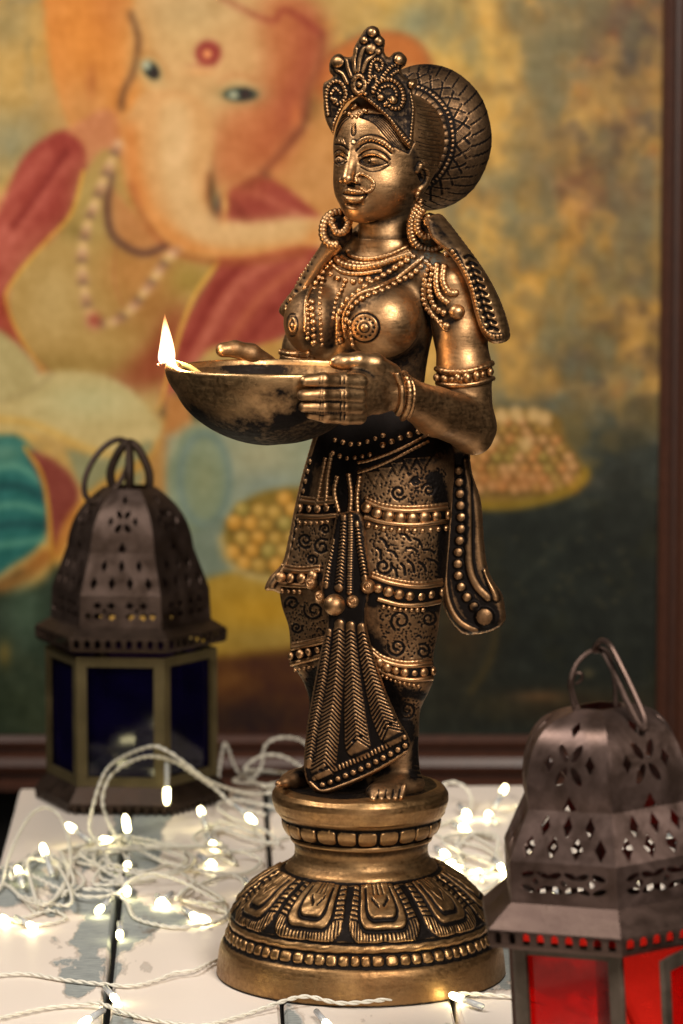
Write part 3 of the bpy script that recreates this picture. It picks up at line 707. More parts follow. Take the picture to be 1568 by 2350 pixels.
mb.add(SPH[0]*np.array([38, 30, 44])*u+U(986, 532, -72), SPH[1], 1.6); coil(mb, [(1052, 545), (1042, 562), (1032, 580), (1022, 588)], 11, -118, -116)
mb.build('earring', M_BR, statue)
mb = MB(); mb.add(SPH[0]*np.array([38, 26, 46])*u+U(772, 526, -4), SPH[1], 1.6); coil(mb, [(784, 487), (762, 491), (745, 510), (742, 540), (756, 560), (777, 562)], 10.5, -10, -30); coil(mb, [(765, 520), (774, 534), (792, 530), (801, 510), (793, 496)], 9.5, -26)
coil(mb, [(766, 500), (760, 512), (768, 522)], 8, -26)
mb.build('earring', M_BR, statue)
# necklace
mb = MB()
chain(mb, [(797, 572), (808, 588), (845, 595), (888, 587), (938, 566)], 5.5, 3, 'rib')
chain(mb, [(771, 592), (790, 607), (828, 615), (868, 609), (908, 596), (946, 584)], 9, 3, 'rib'); chain(mb, [(783, 588), (806, 602), (846, 606), (890, 598), (940, 576)], 6, 3, 'rib', .1)
chain(mb, [(765, 609), (787, 625), (827, 629), (878, 622)], 5.5, 3, 'rib'); chain(mb, [(762, 630), (787, 643), (819, 647), (848, 643)], 7.5, 17, 'bead', .5)
for p, r, k in (([(950, 590), (919, 609), (883, 633), (847, 655), (803, 687), (784, 712), (777, 742), (783, 780)], 8, 'bead'), ([(975, 590), (939, 619), (907, 643), (863, 663), (823, 679), (800, 706), (791, 735), (797, 775)], 5.2, 'rib'), ([(980, 602), (947, 631), (923, 643), (887, 665), (843, 681), (815, 700), (801, 722), (797, 750)], 7.5, 'bead'),
                ([(750, 586), (720, 614), (707, 646), (696, 672)], 6.5, 'bead'), ([(762, 602), (740, 630), (724, 658), (716, 690), (718, 742), (720, 785)], 7.5, 'bead'), ([(752, 606), (730, 634), (712, 666), (702, 700), (700, 760)], 4.6, 'rib'), ([(706, 700), (706, 775)], 5.5, 'bead'), ([(775, 720), (775, 790)], 6, 'rib'), ([(790, 655), (772, 690), (764, 730)], 5.5, 'bead'), ([(742, 640), (734, 690), (738, 790)], 5.5, 'bead'), ([(806, 740), (812, 790)], 6, 'bead')):
    chain(mb, p, r, r*2.05, k, .45)
mb.build('necklace', M_BR, statue)
# shoulder ornaments
mb = MB()
chain(mb, [(987, 610), (975, 650), (976, 692), (995, 724), (1023, 745)], 7, 11, 'bead', .5); chain(mb, [(995, 618), (989, 662), (999, 702), (1021, 718)], 8, 13, 'bead', .5)
chain(mb, [(1005, 606), (1003, 650), (1011, 678), (1031, 696)], 7.5, 3, 'rib', .4); chain(mb, [(1021, 610), (1018, 644), (1030, 669), (1046, 673)], 8.5, 3, 'rib', .5)
for x, y, r in ((1049, 716, 17), (1045, 672, 9), (1027, 748, 10)): chain(mb, [(x-.1, y), (x+.1, y)], r, .3, 'bead', .55, None, .8)
chain(mb, [(978, 640), (980, 690), (1005, 735), (1027, 760)], 5, 3, 'rib', .3)
mb.build('shoulder_ornament', M_BR, statue)
mb = MB()
chain(mb, [(735, 575), (700, 625), (680, 665)], 6, 9, 'bead', .4); chain(mb, [(722, 600), (690, 650), (668, 690)], 5.5, 3, 'rib', .4); mb.build('shoulder_ornament', M_BR, statue)
# armlets, bangles
def band(mb, pts, r, kind='rib', gap=3, lift=.4): chain(mb, pts, r, gap, kind, lift)
mb = MB(); band(mb, [(1003, 846), (1030, 853), (1070, 852), (1110, 842), (1127, 834)], 7); band(mb, [(1002, 878), (1040, 884), (1090, 880), (1130, 868)], 6, 'cord')
chain(mb, [(1006, 866), (1040, 870), (1080, 866), (1122, 853)], 9, 17, 'bead', .4); chain(mb, [(1052, 866), (1072, 866), (1092, 862)], 12, 18, 'bead', .4); mb.build('armlet', M_BR, statue)
mb = MB(); band(mb, [(908, 856), (918, 880), (922, 915), (914, 946)], 8, 'cord'); band(mb, [(924, 858), (936, 885), (937, 925), (925, 958)], 8.5); band(mb, [(936, 866), (948, 890), (948, 925), (938, 955)], 6); mb.build('bangle', M_BR, statue)
mb = MB(); band(mb, [(640, 806), (665, 812), (690, 812), (712, 806)], 7); band(mb, [(642, 818), (690, 824), (712, 818)], 6, 'cord'); mb.build('armlet', M_BR, statue)
# ---- shawl over the shoulders
def drape(off, lo=-240, hi=220, fields=None, flt=None):
    def f(x, y):
        q = np.full(len(x), flt if flt is not None else 0.)
        return q+off
    return f
SR = Relief(960, 480, 1190, 800); SR.wash([(985, 505), (1010, 540), (1050, 590)], 20, .8)
SR.line([(1040, 578), (1058, 612), (1078, 650), (1090, 700), (1104, 750), (1128, 772), (1150, 772)], 6, 7, .9, rib=9)
for k in range(11):
    q = k/10; x = 1068+q*52; y = 590+q*165; SR.line([(x, y), (x+10, y-4), (x+22, y+2)], 4.5, -6, 1.0)
SR.line([(1078, 600), (1098, 660), (1110, 710), (1128, 755)], 4, -4, .9)
V, Q, pt = slab([(978, 500), (1005, 490), (1022, 500), (1060, 548), (1112, 620), (1150, 692), (1171, 762), (1162, 784), (1128, 787), (1106, 764), (1090, 720), (1076, 665), (1052, 612), (1022, 575), (990, 545)], lambda x, y: -172-np.clip((560-y)*-.25,-20,20)+(x-1050)*.40+np.clip(570-y,0,99)*.7, 60, SR, 2.4, 22)
make('shawl', V, finish(V-V.mean(0), Q), M_BR, statue, True, {'patina_shade': pt})
SL = Relief(620, 480, 800, 760); SL.wash([(760, 510), (720, 600), (670, 690)], 30, .5)
SL.line([(735, 560), (700, 615), (672, 665), (655, 705), (664, 725)], 5, 6, .9, rib=9)
for k in range(8): q = k/7; SL.line([(722-q*58, 590+q*110), (708-q*50, 584+q*112)], 4.5, -5, 1.0)
V, Q, pt = slab([(760, 492), (742, 520), (738, 556), (712, 600), (684, 648), (652, 690), (640, 712), (650, 728), (668, 737), (690, 700), (720, 650), (755, 600), (785, 570), (790, 520)], lambda x, y: 34+(x-700)*-.45-(y-640)*.05, 50, SL, 2.6, 18)
make('shawl', V, finish(V-V.mean(0), Q), M_BR, statue, True, {'patina_shade': pt})
# ---- hanging sash ends
SA = Relief(1000, 1030, 1190, 1480)
SA.line([(1036, 1060), (1031, 1166), (1024, 1252), (1020, 1330), (1031, 1388), (1055, 1427), (1092, 1448)], 8, 7, .7)
SA.line([(1070, 1060), (1074, 1174), (1076, 1290), (1092, 1341), (1120, 1372)], 10, 8, .7)
SA.wash([(1052, 1060), (1054, 1200), (1052, 1300), (1066, 1370), (1100, 1425)], 18, .95)
SA.beads([(1053, 1080), (1057, 1150), (1059, 1205), (1053, 1260), (1051, 1291), (1053, 1326), (1063, 1357), (1088, 1392)], 12.5, 27, 9, 1)
SA.dot(1112, 1416, 24, 14, 1); SA.line([(1118, 1310), (1130, 1345), (1138, 1372)], 9, 8, .5)
V, Q, pt = slab([(1020, 1030), (1010, 930), (1040, 880), (1070, 930), (1078, 1030), (1084, 1085), (1104, 1150), (1111, 1240), (1117, 1290), (1128, 1325), (1152, 1362), (1159, 1395), (1159, 1425), (1130, 1448), (1072, 1457), (1042, 1436), (1018, 1392), (1012, 1330), (1020, 1250), (1026, 1160)], lambda x, y: -8-(x-1060)*.05+0*y, 62, SA, 2.4, 16)
make('sash', V, finish(V-V.mean(0), Q), M_SK, statue, True, {'patina_shade': pt})
SB = Relief(600, 1030, 740, 1380)
SB.beads([(712, 1060), (700, 1120), (690, 1170), (680, 1230), (668, 1285)], 8, 22, 6, 1); SB.line([(702, 1060), (676, 1180), (656, 1290), (625, 1345)], 5, 5, .6)
V, Q, pt = slab([(712, 1025), (735, 950), (752, 960), (750, 1030), (720, 1110), (702, 1200), (690, 1290), (680, 1350), (655, 1366), (628, 1356), (608, 1353), (618, 1325), (648, 1290), (662, 1235), (676, 1165), (692, 1095)], lambda x, y: 30+0*x, 50, SB, 2.6, 12)
make('sash', V, finish(V-V.mean(0), Q), M_SK, statue, True, {'patina_shade': pt})
# ---- pleated front panel
RP = Relief(680, 1160, 960, 1840)
def herring(p, r0, r1, h=9, gap=9):
    P = spline(p, gap); Tn = np.gradient(P, axis=0); n = len(P); rr = np.linspace(r0, r1, n)
    for i in range(n-1): RP.line([P[i], P[i+1]], (rr[i]+rr[i+1])/2, h*(.6+.4*i/n), 0, curve=False)
    for i in range(1, n-2):
        t = Tn[i]/np.linalg.norm(Tn[i]); nn = np.array([-t[1], t[0]]); l = rr[i]*.92
        for s in (-1, 1): RP.line([P[i]+t*3+nn*s*1.5, P[i]+nn*s*l+t*l*.9], 1.7, -3.6, .95, curve=False)
herring([(754, 1450), (740, 1560), (722, 1660), (710, 1750)], 8, 15, 7, 8)
herring([(779, 1432), (775, 1500), (768, 1580), (757, 1660), (742, 1765)], 12, 30, 15); herring([(804, 1436), (807, 1520), (812, 1600), (818, 1680), (822, 1712)], 11, 30, 12); herring([(830, 1440), (840, 1500), (858, 1570), (878, 1640), (898, 1684)], 11, 29, 12)
herring([(789, 1185), (786, 1250), (778, 1350)], 7, 11, 8, 8); RP.line([(804, 1185), (804, 1250), (802, 1360)], 7, 6, .5, rib=6); herring([(818, 1200), (826, 1260), (838, 1330)], 6, 9, 7, 8); herring([(764, 1240), (752, 1310), (748, 1345)], 5, 7, 5, 8)
for x, y in ((736, 1768), (750, 1762), (812, 1700), (828, 1690), (882, 1672), (896, 1662), (908, 1652)): RP.dot(x, y, 4.5, -5, 1)
RP.line([(722, 1786), (770, 1765), (850, 1730), (928, 1692)], 8, 6, .9, rib=9); RP.line([(726, 1800), (780, 1788), (850, 1755), (934, 1712)], 7, -3, 1)
RP.beads([(740, 1802), (800, 1778), (860, 1750), (930, 1712)], 8.5, 19, 9, 1); RP.line([(712, 1800), (740, 1818), (800, 1800), (870, 1768), (940, 1726)], 8, 8, .8)
RP.D = np.maximum(RP.D, .6*(RP.H < 2)*(np.abs(RP.H) < 6))
def wpanel(x, y):
    wv, _ = hit(x, y, [K], -260, 200, 4)
    s = np.interp(y, [1180, 1400, 1500, 1600, 1700, 1800], [-128, -150, -142, -128, -122, -118])-(x-800)*.25
    return np.minimum(s, wv+4)
V, Q, pt = slab([(772, 1178), (828, 1178), (842, 1260), (850, 1340), (840, 1420), (858, 1500), (884, 1580), (915, 1650), (938, 1690), (940, 1722), (900, 1752), (840, 1786), (780, 1812), (738, 1822), (708, 1800), (698, 1760), (702, 1690), (716, 1600), (735, 1500), (752, 1420), (738, 1350), (756, 1260)], wpanel, 26, RP, 2.2, 10)
make('pleated_panel', V, finish(V-V.mean(0), Q), M_SK, statue, True, {'patina_shade': pt})
# ---- girdle: bands with beads, knobs in the middle
for rails in (
  [[(838, 1150), (880, 1166), (940, 1172), (1026, 1166)], [(836, 1186), (880, 1198), (950, 1204), (1024, 1196)], [(842, 1165), (880, 1182), (945, 1188), (1026, 1181)], [(846, 1205), (890, 1214), (960, 1218), (1022, 1212)], 12, 7],
  [[(852, 1322), (900, 1338), (960, 1346), (1014, 1340)], [(866, 1374), (920, 1388), (970, 1388), (1010, 1380)], [(868, 1350), (910, 1362), (960, 1368), (1012, 1358)], [(880, 1392), (920, 1399), (970, 1399)], 10, 5.5],
  [[(848, 1492), (880, 1516), (930, 1528), (990, 1524)], [(852, 1524), (890, 1548), (940, 1560), (992, 1556)], [(854, 1506), (890, 1532), (940, 1544), (992, 1540)], [(868, 1546), (910, 1564), (960, 1574)], 9.5, 4.5],
  [[(688, 1150), (730, 1154), (774, 1150)], [(682, 1184), (730, 1186), (776, 1182)], [(692, 1166), (730, 1168), (772, 1164)], [(690, 1200), (730, 1200), (765, 1196)], 8.5, 5],
  [[(646, 1306), (690, 1312), (736, 1308)], [(638, 1340), (690, 1344), (716, 1342)], [(644, 1324), (690, 1328), (720, 1322)], [(650, 1356), (690, 1358)], 11, 5.5],
  [[(670, 1488), (710, 1480), (752, 1470)], [(668, 1524), (710, 1514), (748, 1502)], [(670, 1506), (710, 1496), (752, 1486)], [(678, 1538), (720, 1528)], 8.5, 4]):
    mb = MB(); a, b_, c_, d_, r1, r2 = rails; F2 = [K]
    chain(mb, a, 6, 3, 'cord', -.05, F2); chain(mb, np.array(a)+[0, -9], 4.5, 3, 'rib', 0, F2); chain(mb, b_, 6, 3, 'cord', -.05, F2)
    chain(mb, c_, r1*1.18, r1*2.3, 'bead', .3, F2, .6, 0, .14); chain(mb, d_, r2, r2*2.5, 'bead', .3, F2, .8, 0, .15)
    mb.build('girdle_band', M_SK, statue)
mb = MB()
for x, y, r in ((768, 1388, 25), (811, 1380, 16), (845, 1346, 17), (735, 1370, 15), (714, 1338, 15)):
    wv = float(hit([x], [y], [K])[0][0]); wv = min(wv, -146 if 740 < x < 830 else wv); p = U(x, y, wv-12)
    mb.add(uvs(20, 12)[0]*r*u+p, uvs(20, 12)[1])
    if r < 20:
        cd_ = CAM-p; cd_ = cd_/np.linalg.norm(cd_)+FD*.6; cd_ /= np.linalg.norm(cd_); a, b_, c_ = frame_of(cd_, ZD); t = np.linspace(0, 2*math.pi, 18, endpoint=False)
        tube(mb, p+c_*r*.86*u+(a*np.cos(t)[:, None]+b_*np.sin(t)[:, None])*r*.52*u, 2.6*u, 6, True); mb.add(SPH[0]*4.4*u+p+c_*r*.98*u, SPH[1])
mb.build('girdle_pendant', M_SK, statue)
mb = MB(); chain(mb, [(820, 1085), (850, 1076), (900, 1055), (985, 1012)], 4, 3, 'rib', -.2, [K, B]); chain(mb, [(880, 1022), (930, 1002), (980, 985)], 7, 22, 'bead', .5, [K, B]); chain(mb, [(820, 1062), (850, 1056), (920, 1030), (985, 996)], 4, 3, 'rib', -.2, [K, B])
for p in ([(775, 1092), (768, 1130), (778, 1176)], [(800, 1086), (806, 1136), (803, 1180)], [(748, 1050), (734, 1120), (726, 1170)], [(826, 1092), (820, 1140), (822, 1185)], [(762, 1040), (752, 1100), (748, 1160)]): chain(mb, p, 6, 3, 'rib', 0, [K, B])
for p in ([(770, 1010), (820, 1020), (880, 1000)], [(765, 1040), (800, 1052), (850, 1044)]): chain(mb, p, 6, 18, 'bead', .2, [K, B])
mb.build('belt', M_SK, statue)
# ---- bowl
def lathe(cx, wc, prof, nseg, hfun=None, step=3.0, dense=None):
    P = spline(prof, step) if dense is None else dense
    ctr = U(cx, np.array(P[:, 0]), wc); sc_ = (ctr[:, 1]-CAM[1])/1.88
    r = P[:, 1]*u*sc_
    a = 2*math.pi*np.arange(nseg)/nseg; rr = np.repeat(r[:, None], nseg, 1); zz = np.repeat(ctr[:, 2][:, None], nseg, 1)
    D = np.zeros_like(rr)
    if hfun: h, D = hfun(P, a); 
    else: h = 0
    dz = np.gradient(ctr[:, 2]); dr = np.gradient(r); L = np.hypot(dz, dr)+1e-12; nr, nz = -dz/L, dr/L
    rr = rr+h*u*nr[:, None]; zz = zz+h*u*nz[:, None]
    c0 = U(cx, np.median(P[:, 0]), wc)
    V = np.stack([c0[0]+rr*np.cos(a), c0[1]+rr*np.sin(a), zz], -1).reshape(-1, 3)
    n = len(P); i, k = np.meshgrid(np.arange(n-1), np.arange(nseg), indexing='ij')
    Q = np.stack([i*nseg+k, (i+1)*nseg+k, (i+1)*nseg+(k+1) % nseg, i*nseg+(k+1) % nseg], -1).reshape(-1, 4)
    return V, Q, np.clip(D, 0, 1).ravel(), P
bw = [(990, 0), (986, 50), (970, 105), (940, 155), (900, 192), (868, 210), (847, 217), (842.5, 219), (840.5, 223), (842, 227), (848, 229.5), (872, 227), (902, 216), (936, 196), (966, 166), (992, 126), (1010, 80), (1018, 36), (1019, 0)]
def bowl_h(P, a):
    h = np.zeros((len(P), len(a))); d = np.abs((a-math.pi+math.pi) % (2*math.pi)-math.pi)
    dd = np.minimum(np.abs(a-math.pi-.12), 2*math.pi)
    h += (np.exp(-(dd/.2)**2)*16)[None]*np.clip((900-P[:, 0])/60, 0, 1)[:, None]*np.where(np.arange(len(P)) > len(P)*.44, 1, -1)[:, None]
    h += 1.6*np.sin(a*3+1)[None]*np.sin(P[:, 0]/30)[:, None]
    n = np.arange(len(P)); ins = (n < len(P)*.44)[:, None]
    D = np.zeros_like(h)+ins*(.66+.2*np.sin(a*4+P[:, :1]*.03))
    blot = np.sin(a*5+2)[None]*.2+np.sin(a*11+P[:, :1]*.05)*.14+np.sin(a*23-P[:, :1]*.09)*.08
    band_ = np.clip((P[:, :1]-885-70*np.clip(np.cos(a-4.2), -.6, 1)[None]*-1)/50, 0, 1)
    D = np.maximum(D, (~ins)*np.clip(.85*np.clip((P[:, :1]-905)/45+blot, 0, 1), 0, .85))
    da = (a-5.6+math.pi) % (2*math.pi)-math.pi
    D = np.maximum(D, (~ins)*np.clip(np.exp(-(da/.75)**2)[None]*1.2+blot-.15, 0, .9)*np.clip((P[:, :1]-852)/30, 0, 1))
    return h, D
V, Q, pt, _ = lathe(622, -330, bw, 180, bowl_h, 3.2)
make('oil_bowl', V, finish(V-V.mean(0), Q), M_BOWL, statue, True, {'patina_shade': pt})
# ---- pedestal
pp = [(1797, 0), (1797, 120), (1800, 178), (1807, 198), (1818, 205.5), (1832, 206), (1846, 202), (1858, 197), (1868, 190), (1872, 184), (1876, 180), (1884, 180), (1892, 178), (1908, 168), (1911, 162), (1914, 166), (1922, 166), (1927, 160), (1934, 156), (1948, 155), (1960, 157), (1970, 162), (1978, 171), (1983, 176), (1988, 178), (1991, 180), (1994, 186), (2005, 206), (2020, 233), (2040, 259), (2060, 281), (2080, 296), (2094, 304), (2098, 301), (2104, 306), (2110, 309), (2116, 308), (2120, 304), (2124, 306), (2136, 311), (2146, 315), (2150, 320), (2156, 326), (2166, 330), (2180, 333), (2205, 336.5), (2233, 339)]
L = []
for (a, b_) in zip(pp[:-1], pp[1:]):
    n = max(1, int(math.hypot(b_[0]-a[0], b_[1]-a[1])/2.2)); L += [(a[0]+(b_[0]-a[0])*k/n, a[1]+(b_[1]-a[1])*k/n) for k in range(n)]
L = np.array(L+[pp[-1]])
L[:, 0] = np.convolve(np.pad(L[:, 0], 1, 'edge'), [.25, .5, .25], 'valid'); L[:, 1] = np.convolve(np.pad(L[:, 1], 1, 'edge'), [.25, .5, .25], 'valid'); L[0, 1] = 0
ZT = float(U(829, 2231, 0)[2])
def ped_h(P, a):
    y = P[:, :1]; h = np.zeros((len(P), len(a))); D = np.zeros_like(h)
    th = (a+math.pi/2)[None]; th = th+.012*np.sin(th*7+1)+.008*np.sin(th*17); fr = 10
    ph = ((th-math.asin(52/285))*fr/(2*math.pi)+.5) % 1-.5; X = np.abs(ph)*2
    v = (y-1996)/(2097-1996); m = (v > 0) & (v < 1)
    # nested U-shaped petal outlines
    def ushape(wd, v1, rad): # signed distance like value, >0 inside
        q = np.maximum(X-wd*(0.90+.10*v)+rad, 0); p = np.maximum((v-v1)+rad*1.15, 0); return rad-np.sqrt(q*q+(p/1.15)**2)
    e1 = ushape(.985, 1.0, .40); e2 = ushape(.66, .76, .28); e3 = ushape(.42, .58, .22)
    g = np.clip(e1/.05, 0, 1)*5+np.clip(e2/.04, 0, 1)*3+np.clip(e3/.04, 0, 1)*3
    gro = lambda e, w_: np.exp(-(e/w_)**2)
    hat = (e1 > .03) & (e2 < -.03); an = np.arctan2(v-.45, X*np.sign(ph)+1e-6)
    ha = np.where(v > .6, np.sin(ph*150), np.sin(v*75+X*8))
    g += hat*np.clip(ha, -1, 0)*2.2
    g -= 4*gro(e2+.015, .035)+4*gro(e3+.01, .035)*(v > .05)
    notch = np.exp(-(X/.09)**2)*np.exp(-((v-.99)/.12)**2); g -= 5*notch
    veins = (np.abs(v-.40+np.abs(ph*2)*.8) < .03) & (np.abs(ph*2) > .05) & (np.abs(ph*2) < .23); g -= 4*veins
    for c_ in (-.13, 0, .13): g -= 3.2*np.exp(-((ph*2-c_)/.02)**2)*(v < .18)
    h += m*g; D += m*np.clip(1.0*(e1 < .02)+.9*gro(e2+.015, .05)+.95*gro(e3+.01, .05)*(v > .05)+hat*(ha < -.1)*.7+veins*.8+.15, 0, 1)
    # bead ring
    nb = 70; bx = ((th*nb/(2*math.pi)) % 1-.5)*2; by = (y-2135)/12; q = 1-(np.abs(bx)/(.9+.04*np.sin(th*17)))**3.4-np.abs(by)**3
    mb_ = (np.abs(y-2135) < 14); h += mb_*np.where(q > 0, 6.5*np.sqrt(np.clip(q, 0, 1)), 0); D += mb_*(q < .15)*.95
    # lotus collar
    bx = ((th*23/(2*math.pi)+.2) % 1-.5)*2; by = (y-1889)/17; q = 1-(np.abs(bx)/.92)**4-np.clip(by, -.9, 1.2)**4
    m2 = (y > 1873) & (y < 1912); h += m2*np.where(q > 0, 6*np.clip(q*3, 0, 1), 0); D += m2*(q < .15)*.95
    for yy, w_, k in ((2099, 4, .95), (2121, 3.4, .9), (2150, 3.5, .8), (1870.5, 4, .9), (1911, 4, .9), (1925, 3, .5), (1992, 3.5, .95), (1975, 5, .25), (1930, 6, .45), (1965, 8, .2)): D = np.maximum(D, k*np.exp(-((y-yy)/w_)**2))
    # worn, uneven hand-cast rims
    h += 1.1*np.sin(th*31+y*.21)*np.sin(th*13+y*.08)*(y > 1990)*(y < 2150); h += (1.8*np.sin(th*3+.6)+1.2*np.sin(th*7))*(y < 1860)+1.0*np.sin(th*5+1)*(y < 2000)
    D = np.maximum(D, .8*(y < 1800)*np.ones_like(th))
    return h, D
V, Q, pt, _ = lathe(829, 0, None, 760, ped_h, dense=L)
V[:, 2] = np.where(V[:, 2] < 0.0006, 0.0006, V[:, 2])
make('pedestal', V, finish(V-V.mean(0), Q), M_PED, statue, True, {'patina_shade': pt})
# ------------------------------------------------------------------ table of painted boards
def plank_mat(name, left, right, seed):
    m, nt, b, N, L = mat_new(name)
    tc = N.new('ShaderNodeTexCoord'); mp = N.new('ShaderNodeMapping'); L.new(tc.outputs['Object'], mp.inputs[0]); mp.inputs['Location'].default_value = (seed*1.7, seed*.9, 0)
    v = mp.outputs[0]
    st = N.new('ShaderNodeMapping'); L.new(v, st.inputs[0]); st.inputs['Scale'].default_value = (1, .32, 1)
    gr = N.new('ShaderNodeMapping'); L.new(v, gr.inputs[0]); gr.inputs['Scale'].default_value = (12, 90, 12)
    sx = N.new('ShaderNodeSeparateXYZ'); L.new(tc.outputs['Object'], sx.inputs[0])
    n1 = noise(nt, 19, 6, .56, st.outputs[0], .3); n2 = noise(nt, 11, 3, .5, st.outputs[0]); grain = noise(nt, 9, 5, .6, gr.outputs[0])
    el = mth(nt, 'MULTIPLY', mr(nt, sx.outputs[0], -.040, .004, 1, 0), left); er = mth(nt, 'MULTIPLY', mr(nt, sx.outputs[0], -.004, .040, 0, 1), right)
    s = mth(nt, 'ADD', mth(nt, 'ADD', el, er), mth(nt, 'MULTIPLY', mth(nt, 'SUBTRACT', n1, .5), 1.5)); s = mth(nt, 'ADD', s, mth(nt, 'MULTIPLY', mth(nt, 'SUBTRACT', n2, .5), 1.5))
    peel = mr(nt, s, .36, .385)
    wood = mixc(nt, mr(nt, grain, .3, .7), (.16, .18, .18), (.40, .43, .42)); wood = mixc(nt, mr(nt, noise(nt, 30, 4, .6, st.outputs[0]), .62, .72), wood, (.13, .09, .06))
    dirt = noise(nt, 60, 6, .7, gr.outputs[0]); paint = mixc(nt, mr(nt, n2, .3, .7), (.84, .76, .69), (.78, .69, .61)); paint = mixc(nt, mr(nt, dirt, .62, .75, 0, .35), paint, (.5, .42, .36))
    edge = mr(nt, mth(nt, 'ABSOLUTE', mth(nt, 'SUBTRACT', s, .355)), 0, .02, .55, 0)
    col = mixc(nt, peel, mixc(nt, edge, paint, (.30, .25, .21)), wood); L.new(col, b.inputs['Base Color'])
    L.new(mr(nt, peel, 0, 1, .48, .75), b.inputs['Roughness'])
    h = mth(nt, 'ADD', mth(nt, 'MULTIPLY', peel, -1.0), mth(nt, 'MULTIPLY', grain, .25)); bump(nt, b, h, .8, .0008); return m
table = thing('table', 'white painted wooden table of wide boards with peeling paint showing blue grey wood', 'table', (0, 0, 0))
pk = R_(2.0); DIRX = np.array([math.cos(pk), math.sin(pk), 0]); DIRY = np.array([-math.sin(pk), math.cos(pk), 0])
g1 = T(244, 2325)[:2]; g2 = T(645, 2325)[:2]; PWD = float((g2-g1)@DIRX[:2])
back = float(np.array([0, T(600, 1806)[1]])@DIRY[:2])
def board(x0, x1, left, right, seed):
    GAP = .0025; x0 += GAP/2; x1 -= GAP/2; wd = x1-x0; cx = (x0+x1)/2
    ys = np.linspace(-.75, back, 40); bm = MB()
    xs = np.array([-wd/2, -wd/2+.0015, wd/2-.0015, wd/2]); zs = np.array([-.002, 0, 0, -.002]); r = np.random.default_rng(seed)
    wob = np.cumsum(r.normal(0, .00015, (len(ys), 2)), 0)
    V = []
    for j, y in enumerate(ys):
        for x, z in zip(xs, zs): V.append((x+(wob[j, 0] if x < 0 else wob[j, 1]), y, z))
        V.append((wd/2+wob[j, 1], y, -.018)); V.append((-wd/2+wob[j, 0], y, -.018))
    n = 6; Fc = [(j*n+k, j*n+(k+1) % n, (j+1)*n+(k+1) % n, (j+1)*n+k) for j in range(len(ys)-1) for k in range(n)]
    Fc += [tuple(range(n))[::-1], tuple((len(ys)-1)*n+k for k in range(n))]
    me = bpy.data.meshes.new('plank'); me.from_pydata(V, [], Fc); o = bpy.data.objects.new('plank', me); C.objects.link(o)
    me.materials.append(plank_mat('peeling_paint', left, right, seed)); o.parent = table
    p = DIRX*cx; o.location = p; o.rotation_euler = (0, 0, pk); return o
gx = float(g1@DIRX[:2])
for i, (l, r) in enumerate(((.10, .62), (.46, .18), (.32, .20), (.24, .24), (.22, .22))):
    a = gx+(i-1)*PWD; board(a-(0 if i else -.012), a+PWD, l, r, 11+i*7)
# dark void behind and below, put into the near-black colour of wall and floor
m_d, nt, b, N, L = mat_new('dark_backdrop'); b.inputs['Base Color'].default_value = (.012, .010, .009, 1); b.inputs['Roughness'].default_value = .9
WALLY = .93
wl_ = make('wall', [(-3, WALLY, -.8), (3, WALLY, -.8), (3, WALLY, 2.2), (-3, WALLY, 2.2), (-3, WALLY+.1, -.8), (3, WALLY+.1, -.8), (3, WALLY+.1, 2.2), (-3, WALLY+.1, 2.2)], [(0, 1, 2, 3), (5, 4, 7, 6), (0, 3, 7, 4), (1, 5, 6, 2), (3, 2, 6, 7), (0, 4, 5, 1)], m_d, None, False); wl_['kind'] = 'structure'
fl_ = make('floor', [(-3, -3, -.8), (3, -3, -.8), (3, WALLY, -.8), (-3, WALLY, -.8)], [(0, 1, 2, 3)], m_d, None, False); fl_['kind'] = 'structure'

